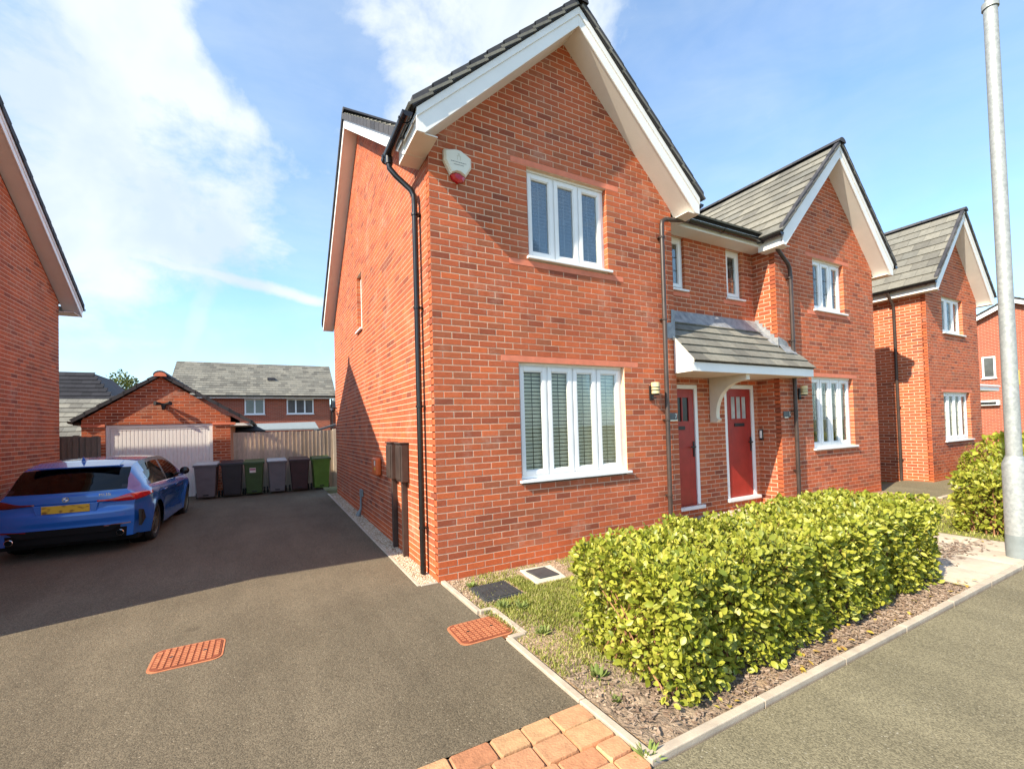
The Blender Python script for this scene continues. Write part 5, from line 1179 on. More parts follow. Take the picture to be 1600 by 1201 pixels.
# small garage roofs seen over the fence
gq = thing('outbuilding', (-1.5, 18, 0), 'low outbuilding with pale flat eave seen just over the bin fence', 'outbuilding')
mb = MB(); mb.box(-2.2, .3, 17, 20, -.1, 1.78); mb.build('wall', M['farbrick'], gq); mb = MB(); mb.prism([(-2.5, 16.8, 1.80), (.45, 16.8, 1.80), (.45, 18.5, 2.12), (-2.1, 18.5, 2.08)], (0, 0, .06)); mb.build('roof', M['galv_dark'], gq)
sh = thing('garden_shed', (-2.2, 12.5, 0), 'dark low shed roof showing above the fence beside the garage eave', 'shed')
mb = MB(); mb.box(-2.9, -1.95, 12, 13.2, -.1, 1.72); mb.build('wall', M['timber_dark'], sh); mb = MB(); mb.prism([(-3.0, 11.9, 1.74), (-1.62, 11.9, 1.74), (-1.95, 12.6, 1.94), (-3.0, 12.6, 1.94)], (0, 0, .05)); mb.build('roof', M['under'], sh)
# dark house and pale garage roof at the left
F2 = thing('distant_house', (-11, 24, 0), 'distant house with dark slate hipped roof above the left fence', 'house')
mb = MB(); mb.box(-14, -7.6, 20.3, 27, -.1, 3.1); mb.build('wall', M['farbrick'], F2)
tiled(F2, (-14, 20, 3.10), (-7.05, 20, 3.10), (-8.35, 21.9, 4.62), (-14, 21.9, 4.62), 'slate_dark', 0)
mb = MB(); mb.prism([(-7.05, 20, 3.05), (-8.35, 21.9, 4.57), (-8.35, 25, 4.57), (-7.05, 27, 3.05)], (-.05, 0, 0)); mb.prism([(-14, 21.9, 4.57), (-8.35, 21.9, 4.57), (-8.35, 25, 4.57), (-14, 25, 4.57)], (0, 0, .03)); mb.build('roof_back', M['tile_dark'], F2)
F3 = thing('distant_garage', (-9, 17, 0), 'pale tiled garage roof above the dark fence left of the garage', 'garage')
mb = MB(); mb.box(-12, -6.9, 15.6, 19, -.1, 1.68); mb.build('wall', M['farbrick'], F3)
tiled(F3, (-12, 15.3, 1.76), (-6.2, 15.3, 1.76), (-6.2, 17.2, 3.12), (-12, 17.2, 3.12), 'tile', 0)
mb = MB(); mb.box(-12, -7.15, 15.26, 15.3, 1.58, 1.70); mb.build('fascia', M['fascia'], F3); mb = MB(); mb.box(-12, -6.2, 15.2, 15.26, 1.68, 1.76); mb.build('gutter', M['gutter'], F3)
# slim piece of house right of the long one
F4 = thing('distant_house', (3.3, 30, 0), 'sliver of orange brick house between the long house and the near side wall', 'house')
mb = MB(); mb.box(2.55, 6, 30, 35, -.1, 3.5); mb.build('wall', M['farbrick'], F4); tiled(F4, (2.4, 29.7, 3.4), (6, 29.7, 3.4), (6, 32.5, 4.6), (3.3, 32.5, 4.6), 'tile', 0)
mb = MB(); mb.box(.2, 2.6, 19.5, 19.6, -.1, 1.6); mb.prism([(.2, 19.3, 1.6), (2.6, 19.3, 2.3), (2.6, 21.5, 2.3), (.2, 21.5, 1.6)], (0, 0, .08)); mb.build('porch_roof', M['tile_dark'], F4)
# house across the end of the street (right edge)
F5 = thing('distant_house', (33, 1, 0), 'brick gabled house at the right edge behind the street lamp', 'house')
X5 = 30
mb = MB(); mb.prism([(X5, 7.2, -.1), (X5, -3.5, -.1), (X5, -3.5, 4.2), (X5, 2.5, 7.0), (X5, 7.2, 4.7)], (.1, 0, 0)); mb.box(X5 + .1, X5 + 8, 7.1, 7.2, -.1, 4.6); mb.box(X5 + .1, X5 + 8, -3.5, -3.4, -.1, 4.1); mb.build('wall', M['farbrick'], F5)
for ya, za_ in ((7.5, 4.6), (-3.8, 4.1)):
    mb = MB(); mb.prism([(X5 - .3, ya, za_), (X5 - .3, 2.5, 7.12), (X5 - .3, 2.5, 6.92), (X5 - .3, ya, za_ - .2)], (.04, 0, 0)); mb.build('barge_board', M['fascia'], F5)
tiled(F5, (X5 - .35, 7.55, 4.62), (X5 + 8, 7.55, 4.62), (X5 + 8, 2.5, 7.2), (X5 - .35, 2.5, 7.2), 'tile', 0)
tiled(F5, (X5 + 8, -3.85, 4.12), (X5 - .35, -3.85, 4.12), (X5 - .35, 2.5, 7.2), (X5 + 8, 2.5, 7.2), 'tile', 0)
far_window(F5, (X5, 0, 0), (0, -1, 0), (-1, 0, 0), -3.68, -3.20, 3.40, 4.47, 1)
mb = MB(); mb.box(X5 - .2, X5 - .01, 3.1, 3.9, 2.05, 2.3); mb.build('vent_panel', M['fascia'], F5); mb = MB(); mb.box(X5 - .25, X5 - .201, 3.2, 3.8, 2.12, 2.22); mb.build('vent_slot', M['black'], F5)
mb = MB(); mb.box(X5 - .9, X5 - .02, -3.4, 1.4, 2.2, 2.45); mb.build('lean_to_roof', M['tile_dark'], F5)
# beyond: low wall of far gardens so that the horizon is closed
F6 = thing('garden_wall', (0, 45, 0), 'far brick garden wall low on the horizon behind the houses', 'wall')
mb = MB(); mb.box(-60, 60, 45, 45.3, -.1, 1.4); mb.build('wall', M['farbrick'], F6)

# =================================================================== LEAVES, HEDGES, TREES
def leaf_verts(L_, W_, fold=.25, curl=.15):
    """8-triangle pointed oval with a fold down the middle, stalk end at the origin, along +Y"""
    xs = [(0, 0, 0), (W_ * .38, L_ * .25, fold * W_ * .38), (W_ * .5, L_ * .55, fold * W_ * .5 - curl * L_ * .12), (W_ * .28, L_ * .85, fold * W_ * .2 - curl * L_ * .32), (0, L_, -curl * L_ * .5)]
    mid = [(0, L_ * .25, 0), (0, L_ * .55, -curl * L_ * .13), (0, L_ * .85, -curl * L_ * .33)]
    v = xs + mid + [(-x, y, z) for x, y, z in xs[1:4]]
    f = [(0, 1, 5), (1, 2, 6, 5), (2, 3, 7, 6), (3, 4, 7), (0, 5, 8), (5, 6, 9, 8), (6, 7, 10, 9), (7, 4, 10)]
    return v, f
LV = [leaf_verts(1, random.uniform(.52, .70), random.uniform(.15, .4), random.uniform(.05, .5)) for _ in range(6)]
def leaf_matrix(p, nrm, size, up=.35, spread=.8):
    d = (nrm + Vector((random.gauss(0, spread), random.gauss(0, spread), random.gauss(0, spread) + up))).normalized()
    side = d.cross(Vector((random.gauss(0, 1), random.gauss(0, 1), random.gauss(0, 1)))).normalized()
    z = side.cross(d).normalized()
    if z.dot(Vector((0, 0, 1)) * .6 + nrm) < 0: z = -z; side = -side
    M_ = Matrix(((side.x, d.x, z.x, p.x), (side.y, d.y, z.y, p.y), (side.z, d.z, z.z, p.z), (0, 0, 0, 1)))
    return M_ @ Matrix.Scale(size, 4)
def lump(x, y, z): return .022 * math.sin(x * 5.1 + 1.3 * math.sin(z * 4)) + .028 * math.sin(x * 11 + y * 7 + z * 9) + .02 * math.sin(x * 23 + z * 17)
def hedge(root, x0, x1, y0, y1, h, n, size, mt, indiv=0, skew=0.0, taper=.06, hvar=.05, shell=.11, open_=.0):
    """leaves in the outer shell of a clipped box with a lumpy surface"""
    faces = [('f', (x1 - x0) * h), ('b', (x1 - x0) * h * .45), ('l', (y1 - y0) * h), ('r', (y1 - y0) * h), ('t', (x1 - x0) * (y1 - y0) * 1.25)]
    tot = sum(a for _, a in faces); items = []
    for k, a in faces:
        for _ in range(int(n * a / tot)):
            x, y, z = random.uniform(x0, x1), random.uniform(y0, y1), random.uniform(.02, 1) ** .9 * h
            din = abs(random.gauss(0, shell * .6)) - .02
            tp = taper * (1 - z / h)          # bottom tucked in
            if k == 'f': nrm = Vector((0, -1, 0)); y = y0 + tp * .7
            elif k == 'b': nrm = Vector((0, 1, 0)); y = y1
            elif k == 'l': nrm = Vector((-1, 0, 0)); x = x0 + tp
            elif k == 'r': nrm = Vector((1, 0, 0)); x = x1 - tp
            else: nrm = Vector((0, 0, 1)); z = h
            hh = hvar * (math.sin(x * 2.3) * .6 + math.sin(x * 5.7 + 1) * .4)
            if k == 't': z += hh
            else: z *= (h + hh) / h
            p = Vector((x, y + skew * (x - x0), z)) + nrm * (lump(x, y, z) - din)
            # round the arrises
            for ax_, lo, hi in ((0, x0, x1), (2, -9, h)):
                pass
            ex = max(0, .10 - min(abs(x - x0), abs(x1 - x))) if k in 'tfb' else 0; ey = max(0, .10 - min(abs(y - y0), abs(y1 - y))) if k in 'tlr' else 0
            ez = max(0, z - (h - .10)) if k != 't' else 0
            p -= nrm * ((ex + ey + ez) ** 2 * 2.2)
            s_ = size * random.uniform(.45, 1.3) * (1 if din < .05 else .85)
            if z > h * .85 and random.random() < .5: s_ *= .8
            items.append((p, leaf_matrix(p, nrm, s_, up=.5 if k != 't' else .2), s_, din))
    def score(it):
        p = it[0]; d = (p - CAM); zz = d.dot(cf)
        if zz < .3 or it[3] > .02: return 0
        u, v = 705.9 * d.dot(cr) / zz, 705.9 * d.dot(cu) / zz
        if abs(u) > 790 or v < -545: return 0
        nf = it[1].to_3x3().normalized() @ Vector((0, 0, 1)); front = p.y < y0 + .12 + skew * (p.x - x0) or p.x < x0 + .1 or p.z > h - .1
        return abs(nf.dot(d.normalized())) * it[2] / zz if front else 0
    pick = set()
    if indiv:
        idx = sorted(range(len(items)), key=lambda i: -score(items[i]))[:indiv]; pick = set(idx)
        mes = []
        for v, f in LV:
            me = bpy.data.meshes.new('leaf'); me.from_pydata(v, [], f); me.materials.append(M[mt]); me.polygons.foreach_set('use_smooth', [True] * len(me.polygons)); mes.append(me)
        for i in idx:
            o = bpy.data.objects.new('leaf', random.choice(mes)); C.objects.link(o); o.parent = root; o.matrix_parent_inverse = Matrix.Translation(-root.location); o.matrix_basis = items[i][1]
    mb = MB()
    for i, it in enumerate(items):
        if i in pick: continue
        v, f = random.choice(LV); mb.add([it[1] @ Vector(q) for q in v], f)
    mb.build('foliage', M[mt], root, kind='stuff', smooth=False)
    tw = MB()
    for _ in range(int((x1 - x0) * 130)):
        x, y = random.uniform(x0 + .1, x1 - .1), random.uniform(y0 + .12, y1 - .1); p = Vector((x, y + skew * (x - x0), 0)); pts = [p]
        tt = Vector((random.uniform(x - .2, x + .2), random.uniform(y0 + .02, y1 - .02) + skew * (x - x0), h * random.uniform(.75, 1.03)))
        tt.x = min(max(tt.x, x0 + .06), x1 - .06)
        for k in range(1, 5): pts.append(p.lerp(tt, k / 4) + Vector((random.uniform(-.02, .02), random.uniform(-.02, .02), 0)))
        tw.tube(pts, .005, 4, rr=[.008, .007, .005, .004, .002], cap=False)
    tw.build('twigs', M['twig'], root, kind='stuff')
    co = MB(); nx = int((x1 - x0) / .15); ins = .17
    # leafy dark heart: many large inner leaves
    for _ in range(int(n * .10)):
        p = Vector((random.uniform(x0 + .1, x1 - .1), random.uniform(y0 + .12, y1 - .12), random.uniform(.12, h - .1))); p.y += skew * (p.x - x0)
        v, f = random.choice(LV); mm = leaf_matrix(p, Vector((0, 0, .2)), size * 1.4); co.add([mm @ Vector(q) for q in v], f)
    co.build('inner_foliage', M[mt], root, kind='stuff')
HG = thing('hedge', (2.3, -2.4, 0), 'long clipped bright green hedge along the footpath in front of the pair of houses', 'hedge')
hedge(HG, .38, 4.24, -2.97, -1.98, .80, 38000, .050, 'leaf', 300, skew=.03, hvar=.025, taper=.11, shell=.15)
HG2 = thing('hedge', (9, -2, 0), 'shaggy green hedge beyond the slab path, partly behind the street lamp', 'hedge')
hedge(HG2, 7.0, 10.4, -2.78, -2.08, .86, 11000, .070, 'leaf', 60, taper=.10, hvar=.09)
HG3 = thing('hedge', (14, -1.5, 0), 'farthest green hedge rising below the next house', 'hedge')
hedge(HG3, 10.5, 19, -2.25, -1.35, 1.12, 9000, .10, 'leaf_far', 0, hvar=.15)
# shrubs under the next house
def shrub(name, c, rx, ry, h, n, size, mt, label, cone=False):
    t = thing(name, c, label, 'shrub'); mb = MB(); c = Vector(c)
    for _ in range(n):
        zf = random.random(); a = random.uniform(0, 2 * PI); rr = (1 - zf) ** .6 if cone else math.sqrt(max(0, 1 - (2 * zf - .8) ** 2 * .6)); r_ = random.uniform(.55, 1) * rr
        nrm = Vector((math.cos(a), math.sin(a), .4)).normalized(); p = c + Vector((math.cos(a) * rx * r_, math.sin(a) * ry * r_, zf * h)); v, f = random.choice(LV); mm = leaf_matrix(p, nrm, size * random.uniform(.6, 1.2)); mb.add([mm @ Vector(q) for q in v], f)
    mb.build('foliage', M[mt], t, kind='stuff')
    tw = MB()
    for _ in range(9):
        a = random.uniform(0, 2 * PI); tw.tube([c, c + Vector((math.cos(a) * rx * .4, math.sin(a) * ry * .4, h * .5)), c + Vector((math.cos(a) * rx * .8, math.sin(a) * ry * .8, h * .9))], .006, 4, rr=[.01, .007, .003])
    tw.build('stems', M['twig'], t)
shrub('conifer_shrub', (12.9, -.55, 0), .28, .28, .75, 1500, .05, 'leaf_far', 'small bright yellow-green cone-shaped shrub below the next house', True)
shrub('red_shrub', (13.9, -.45, 0), .55, .3, .95, 500, .05, 'leaf_red', 'thin reddish shrub below the ground floor window of the next house')
# weeds
def weed(x, y, s_, n, label, z=-.005, lw=.35):
    s_ *= 1.35; n = int(n * 1.2)
    t = thing('weed', (x, y, z), label, 'weed', None)
    mb = MB()
    for i in range(n):
        a = random.uniform(0, 2 * PI); el = random.uniform(.15, 1.0); d = Vector((math.cos(a) * math.cos(el), math.sin(a) * math.cos(el), math.sin(el))); side = Vector((-math.sin(a), math.cos(a), 0)); nz_ = side.cross(d)
        mm = Matrix(((side.x, d.x, nz_.x, x), (side.y, d.y, nz_.y, y), (side.z, d.z, nz_.z, z), (0, 0, 0, 1))) @ Matrix.Diagonal((lw / .6 * s_, s_ * random.uniform(.6, 1.1), s_, 1))
        v, f = random.choice(LV); mb.add([mm @ Vector(q) for q in v], f)
    mb.build('leaves', M['weed'], t)
weed(.26, -.30, .06, 16, 'small weed at the wall corner by the concrete edging')
weed(.28, -.98, .075, 26, 'spreading weed beside the step in the concrete edging', lw=.2)
weed(.42, -1.08, .07, 22, 'weed clump just right of the stepped edging', lw=.22)
weed(.30, -1.62, .07, 20, 'leafy weed below the step in the edging, edge of the worn grass')
weed(.28, -2.35, .07, 14, 'green weed in the bark at the left foot of the long hedge')
weed(.20, -2.62, .05, 12, 'tiny weed in the bark beside the diagonal drive edging')
weed(.03, -3.05, .07, 22, 'ragged weed growing at the corner where the two edgings meet', lw=.2)
weed(5.4, -.15, .16, 30, 'grey green weed in the gravel before the farther red door', z=.06, lw=.2)
# fallen leaves
v, f = leaf_verts(1, .6, .3, .3); me = bpy.data.meshes.new('fallen_leaf'); me.from_pydata(v, [], f); me.materials.append(M['yellowleaf'])
for i in range(46):
    x = random.uniform(.7, 4.4); y = -3.04 + abs(random.gauss(0, .09))
    if i < 4: x, y = [(4.5, -2.98), (6.4, -2.3), (6.5, -2.5), (.62, -2.98)][i]
    o = bpy.data.objects.new('fallen_leaf', me); C.objects.link(o); o.location = (x, y, .03); s_ = random.uniform(.035, .06); o.scale = (s_, s_, s_); o.rotation_euler = (random.uniform(-.4, .4), random.uniform(-.4, .4), random.uniform(0, 6.28))
    tag(o, 'yellow or brown fallen leaf lying by the kerb edging below the hedge', 'leaf', 'fallen leaves along the path edging')
# distant tree tops
def tree(c, h, r_, label):
    t = thing('tree', c, label, 'tree'); c = Vector(c); mb = MB(); mb.tube([c, c + Vector((0, 0, h * .4)), c + Vector((.1, 0, h * .75))], .2, 8, rr=[.22, .16, .06])
    for _ in range(7):
        a = random.uniform(0, 2 * PI); mb.tube([c + Vector((0, 0, h * .4)), c + Vector((math.cos(a) * r_ * .5, math.sin(a) * r_ * .5, h * .7)), c + Vector((math.cos(a) * r_ * .8, math.sin(a) * r_ * .8, h * .85))], .05, 5, rr=[.09, .05, .02])
    mb.build('trunk', M['twig'], t, smooth=True); mb = MB()
    cl_ = [(Vector((random.gauss(0, r_ * .45), random.gauss(0, r_ * .45), h * random.uniform(.55, .95))), random.uniform(.3, .55) * r_) for _ in range(16)]
    for _ in range(3600):
        q, rad = random.choice(cl_); d = Vector((random.gauss(0, 1), random.gauss(0, 1), random.gauss(0, 1))).normalized(); p = c + q + d * rad * random.uniform(.5, 1.05); v, f = random.choice(LV); mm = leaf_matrix(p, d, random.uniform(.12, .22)); mb.add([mm @ Vector(z) for z in v], f)
    mb.build('crown', M['leaf_dark'], t, kind='stuff')
tree((-10.2, 36, 0), 6.0, 1.6, 'treetop just above the left slope of the garage roof')

# =================================================================== STREET LAMP
LP = thing('street_lamp', (5.97, -2.97, 0), 'tall galvanised street lamp column at the right edge of the footpath', 'street lamp')
lx, ly = 5.97, -2.97
mb = MB(); mb.lathe([(.0, -.1), (.108, -.1), (.108, .27)], (lx, ly, 0), 32); mb.build('root_section', M['galv_dark'], LP, smooth=True)
mb = MB(); mb.lathe([(.1075, .27), (.1065, 1.08), (.102, 1.10), (.072, 1.18)], (lx, ly, 0), 32); mb.build('base_section', M['galv'], LP, smooth=True)
mb = MB(); P_ = [(lx, ly, 1.16), (lx, ly, 3.8), (lx, ly, 6.52)]; mb.tube(P_, .08, 28, rr=[.069, .066, .062]); mb.tube([(lx, ly, 6.5), (lx, ly, 8.0)], .05, 20, rr=[.045, .042]); mb.build('column', M['galv'], LP, smooth=True)
mb = MB(); mb.lathe([(.066, 6.47), (.076, 6.47), (.076, 6.54), (.045, 6.56)], (lx, ly, 0), 24); mb.build('collar', M['galv'], LP, smooth=True)
mb = MB(); mb.box(lx - .55, lx + .05, ly - .09, ly + .09, 7.98, 8.08); mb.build('lamp_head', M['galv_dark'], LP, bevel=.03)
mb = MB(); mb.box(lx + .02, lx + .06, ly - .0675, ly - .062, 2.0, 2.17); mb.build('label_plate', M['yellow'], LP)
mb = MB(); mb.box(lx - .05, lx + .05, ly - .1095, ly - .095, .42, .92); mb.build('access_door', M['galv'], LP, bevel=.004)

# =================================================================== COVERS AND GRATES
def cover(quad, label, n=10):
    """rusty cover with rounded corners and raised bars; quad = centre, half sizes, rotation"""
    cx, cy, hx, hy, rz = quad; t = thing('manhole_cover', (cx, cy, 0), label, 'manhole cover', 'rusty manhole covers in the drive')
    def poly(hx, hy, r):
        o_ = []
        for sx, sy, a0 in ((1, 1, 0), (-1, 1, 90), (-1, -1, 180), (1, -1, 270)):
            for k in range(5): a = R(a0 + k * 22.5); o_.append((sx * (hx - r) + r * math.cos(a), sy * (hy - r) + r * math.sin(a)))
        return o_
    mb = MB(); A = poly(hx, hy, .07); mb.prism([(x, y, .004) for x, y in A], (0, 0, -.03)); o = mb.build('frame', M['rust'], None); o.parent = t
    mb = MB(); A = poly(hx - .018, hy - .018, .055); mb.prism([(x, y, .009) for x, y in A], (0, 0, -.02)); o = mb.build('lid', M['rust_dark'], None); o.parent = t
    mb = MB(); nx, ny = n, n
    for i in range(nx):
        for j in range(ny):
            x, y = -hx + .045 + (2 * hx - .09) * i / (nx - 1), -hy + .045 + (2 * hy - .09) * j / (ny - 1); w_ = (2 * hx - .09) / (nx - 1) * .34; wy = (2 * hy - .09) / (ny - 1) * .34
            if abs(x) > hx - .06 and abs(y) > hy - .06: continue
            mb.box(x - w_, x + w_, y - wy, y + wy, .0092, .0135)
    o = mb.build('stud_pattern', M['rust'], None); o.parent = t; 
    for sx in (-1, 1):
        mb = MB(); mb.lathe([(.0, .0142), (.014, .0142), (.014, .009)], (sx * hx * .45, 0, 0), 10); o = mb.build('key_hole', M['black'], None); o.parent = t
    t.rotation_euler = (0, 0, rz)
cover((-2.19, -.47, .235, .20, 0), 'rusty orange manhole cover alone in the middle of the drive')
cover((-.10, -1.29, .235, .20, 0), 'rusty orange manhole cover set against the stepped edging of the garden')
t = thing('drain_grate', (.42, -.57, 0), 'black slatted plastic drain grate lying on the bare earth', 'drain grate')
mb = MB(); mb.box(.20, .62, -.78, -.36, -.015, .012); mb.build('frame', M['grate'], t, bevel=.004)
mb = MB()
for i in range(12): mb.box(.225, .595, -.757 + i * .0325, -.738 + i * .0325, .0125, .022)
mb.build('bars', M['grate'], t); t.rotation_euler = (0, 0, -.0)
t = thing('inspection_chamber', (1.08, -.4, 0), 'small dark inspection lid in a pale concrete surround below the ground floor window', 'inspection cover')
mb = MB(); mb.add([(.86, -.64, -.02), (1.27, -.65, -.02), (1.36, -.16, -.02), (.93, -.13, -.02), (.87, -.62, .016), (1.25, -.63, .016), (1.34, -.18, .016), (.94, -.15, .016)], [(0, 3, 2, 1), (4, 5, 6, 7), (0, 1, 5, 4), (1, 2, 6, 5), (2, 3, 7, 6), (3, 0, 4, 7)]); mb.build('surround', M['concrete'], t, bevel=.008)
mb = MB(); mb.box(.96, 1.22, -.55, -.24, .0165, .03); mb.build('lid', M['grate'], t, bevel=.008)

# =================================================================== CAR
def car():
    t = thing('car', (-4.09, 3.80, gz(4.5)), 'shiny blue five-door hatchback parked on the drive by the left house', 'car')
    Lc, Wc, Hc = 4.20, .885, 1.40
    wr, wf, wrad = .77, 3.37, .325
    def sst(x, a, b): x = min(1, max(0, (x - a) / (b - a))); return x * x * (3 - 2 * x)
    def interp(x, T_):
        for (x0, y0), (x1, y1) in zip(T_, T_[1:]):
            if x <= x1: u = (x - x0) / (x1 - x0); return y0 + (y1 - y0) * max(0, u)
        return T_[-1][1]
    top = [(0.06, .965), (.12, 1.0), (.22, 1.11), (.36, 1.22), (.46, 1.285), (.60, 1.33), (.9, 1.372), (1.5, 1.40), (2.0, 1.395), (2.35, 1.365), (2.7, 1.25), (3.05, 1.08), (3.25, .985), (3.5, .93), (3.9, .86), (4.1, .78), (4.17, .68)]
    belt = [(0.0, .93), (.4, .965), (1.0, .955), (2.2, .92), (3.1, .895), (3.5, .87), (4.17, .72)]
    def zbot(y):
        z = .20 + .03 * sst(.5 - y, 0, .4)
        for c in (wr, wf):
            d = abs(y - c)
            if d < wrad + .045: z = max(z, .31 + math.sqrt(max(0, (wrad + .045) ** 2 - d * d)) - .0)
        return z
    def half(y, z):
        pl = Wc * (1 - .16 * sst(.55 - y, 0, .55) ** 1.4 - .20 * sst(y - 3.3, 0, .87) ** 1.5)
        b_ = interp(y, belt)
        if z > b_:
            k = (z - b_) / max(.05, 1.40 - b_); tum = .07 + .185 * min(1, k) ** 1.1 + .11 * min(1, k) * sst(1.15 - y, 0, 1.1)
            x = pl - tum
            x = max(x, .3)
        else:
            k = (b_ - z); x = pl - .07 * max(0, 1 - k / .12) ** 2 - .02 * max(0, (z < .5)) * (0.5 - z) / .3
            # shoulder crease and flares
            x += .014 * math.exp(-((z - .80) / .05) ** 2)
            for c in (wr, wf):
                d = math.hypot(y - c, z - .31); x += .035 * math.exp(-((d - wrad - .06) / .09) ** 2)
            x -= .03 * math.exp(-((z - .50) / .13) ** 2) * sst(y, 1.1, 1.5) * (1 - sst(y, 2.7, 3.0))
        return x
    ys = [.06, .10, .15, .22, .30, .38, .46, .54, .62, .70, .78, .86, .94, 1.02, 1.1, 1.2, 1.3, 1.42, 1.54, 1.66, 1.78, 1.90, 2.02, 2.14, 2.26, 2.4, 2.55, 2.7, 2.85, 2.95, 3.02, 3.1, 3.18, 3.26, 3.34, 3.42, 3.5, 3.58, 3.66, 3.74, 3.84, 3.95, 4.05, 4.12, 4.17]
    NL, NU = 24, 7
    grid = []
    for y in ys:
        zb_, zt_ = zbot(y), interp(y, top); b_ = min(interp(y, belt), zt_ - .004); col_ = []
        for i in range(NL + 1): z = zb_ + (b_ - zb_) * i / NL; col_.append((half(y, z), y, z))
        for i in range(1, NU + 1): z = b_ + (zt_ - b_) * i / NU; col_.append((half(y, z), y, z))
        grid.append(col_)
    NR = NL + NU
    sides = {}
    def put(key, quad):
        sides.setdefault(key, MB()).add(quad, [tuple(range(len(quad)))])
    for j in range(len(ys) - 1):
        yc = (ys[j] + ys[j + 1]) / 2
        for i in range(NR):
            q = [grid[j][i], grid[j + 1][i], grid[j + 1][i + 1], grid[j][i + 1]]; zc = sum(p[2] for p in q) / 4
            key = 'body'
            if i >= NL:
                hgt = interp(yc, top) - interp(yc, belt)
                r_ = i - NL
                if .80 < yc < 2.98 and hgt > .10:
                    if r_ < NU - 1: key = 'side_window'
                    if r_ == NU - 1: key = 'trim'
                    if yc < .94 and r_ < 2: key = 'side_window'
                    if abs(yc - 1.84) < .07: key = 'trim'
                elif .70 < yc < .8 and hgt > .1 and r_ in (0, 1, 2, 3): key = 'side_window' if r_ in (1, 2) else 'trim'
            else:
                pass
                pass
            if i < 4 and 1.2 < yc < 2.95: key = 'skirt'
            for s_ in (1, -1):
                qq = [(p[0] * s_, p[1], p[2]) for p in q]; 
                if s_ < 0: qq = qq[::-1]
                put(key + ('' if s_ > 0 else '_l'), qq)
    # centre strip following the outline
    outline = [(grid[0][i], 'r', i) for i in range(NR + 1)] + [(grid[j][NR], 't', j) for j in range(1, len(ys))] + [(grid[-1][i], 'n', i) for i in range(NR - 1, -1, -1)]
    NT = 10; rows = []
    for p, kd, ix in outline:
        x, y, z = p; row = []
        for k in range(NT + 1):
            tt = k / NT; s_ = 1 - (1 - tt) ** 2.6; xx = x * (1 - tt)
            dy = dz = 0
            if kd == 'r':
                dy = -.10 * s_
                if z < .45: dy -= .0
                if .50 < z < .66: dy -= .018 * s_                     # bumper shelf
                if .68 < z < .80: dy += .022 * min(1, s_ * 1.2)       # number plate recess
                if z > .93: dy += .02 * s_
            elif kd == 'n': dy = .14 * s_
            else:
                fz = sst(y, .06, .9) * 1; dz = .035 * s_ * fz; dy = -.10 * s_ * (1 - sst(y, .06, .85)) + .14 * s_ * sst(y, 2.3, 4.17)
                if .34 < y < .62: dy -= .04 * s_
            row.append((xx, y + dy, z + dz))
        rows.append(row)
    for r_ in range(len(rows) - 1):
        kd, ix = outline[r_][1], outline[r_][2]; kd2, ix2 = outline[r_ + 1][1], outline[r_ + 1][2]
        for k in range(NT):
            q = [rows[r_][k], rows[r_ + 1][k], rows[r_ + 1][k + 1], rows[r_][k + 1]]; yc = sum(p[1] for p in q) / 4; zc = sum(p[2] for p in q) / 4; xc_ = abs(sum(p[0] for p in q) / 4)
            key = 'body'; yo = (outline[r_][0][1] + outline[r_ + 1][0][1]) / 2; zo = (outline[r_][0][2] + outline[r_ + 1][0][2]) / 2
            if kd == 'r' and kd2 in 'rt':
                if xc_ < .68 and zo < .44 - max(0, xc_ - .5) * .4: key = 'valance'
                if zo > .975: key = 'rear_window'
            elif kd == 't' or kd2 == 't':
                if yo < .44 and xc_ < .62: key = 'rear_window'
                elif yo < .44: key = 'rear_trim'
                elif 2.33 < yo < 3.22 and k > 0: key = 'windscreen'
            if kd == 'n' and zo < .55: key = 'front_grille'
            for s_ in (1, -1):
                qq = [(p[0] * s_, p[1], p[2]) for p in q]
                if s_ > 0: qq = qq[::-1]
                put(key + ('' if s_ > 0 or key in ('body', 'rear_window', 'windscreen', 'valance', 'trim', 'rear_trim', 'skirt') else '_l'), qq)
    def merge(keys, name, m, smooth=True, off=0):
        mb = MB()
        for k in keys:
            if k in sides: mb.add(sides[k].v, sides[k].f)
        if not mb.f: return
        me = bpy.data.meshes.new(name); me.from_pydata(mb.v, [], mb.f); b_ = bmesh.new(); b_.from_mesh(me); bmesh.ops.remove_doubles(b_, verts=b_.verts[:], dist=.0008); bmesh.ops.recalc_face_normals(b_, faces=b_.faces[:])
        cnt = sum(1 for f_ in b_.faces if f_.normal.dot(f_.calc_center_median() - Vector((0, 2.1, .6))) < 0)
        if cnt > len(b_.faces) / 2: bmesh.ops.reverse_faces(b_, faces=b_.faces[:])
        b_.to_mesh(me); b_.free(); me.materials.append(m)
        if smooth: me.polygons.foreach_set('use_smooth', [True] * len(me.polygons)); me.set_sharp_from_angle(angle=R(32))
        o = bpy.data.objects.new(name, me); C.objects.link(o); o.parent = t; return o
    body = merge(['body', 'body_l'], 'body', M['carblue'])
    merge(['valance', 'valance_l'], 'valance', M['carmatt']); merge(['front_grille', 'front_grille_l'], 'front_grille', M['carmatt']); merge(['skirt'], 'side_skirt', M['carblue']); merge(['skirt_l'], 'side_skirt', M['carblue']); merge(['rear_trim'], 'rear_window_trim', M['carblack']); merge(['trim'], 'window_trim', M['carblack']); merge(['trim_l'], 'window_trim', M['carblack'])
    merge(['side_window'], 'side_window', M['carglass']); merge(['side_window_l'], 'side_window', M['carglass'])
    merge(['rear_window'], 'rear_window', M['carglass']); merge(['windscreen'], 'windscreen', M['carglass'])
    def add(mb, name, m, **k): o = mb.build(name, m, None, **k); o.parent = t; return o
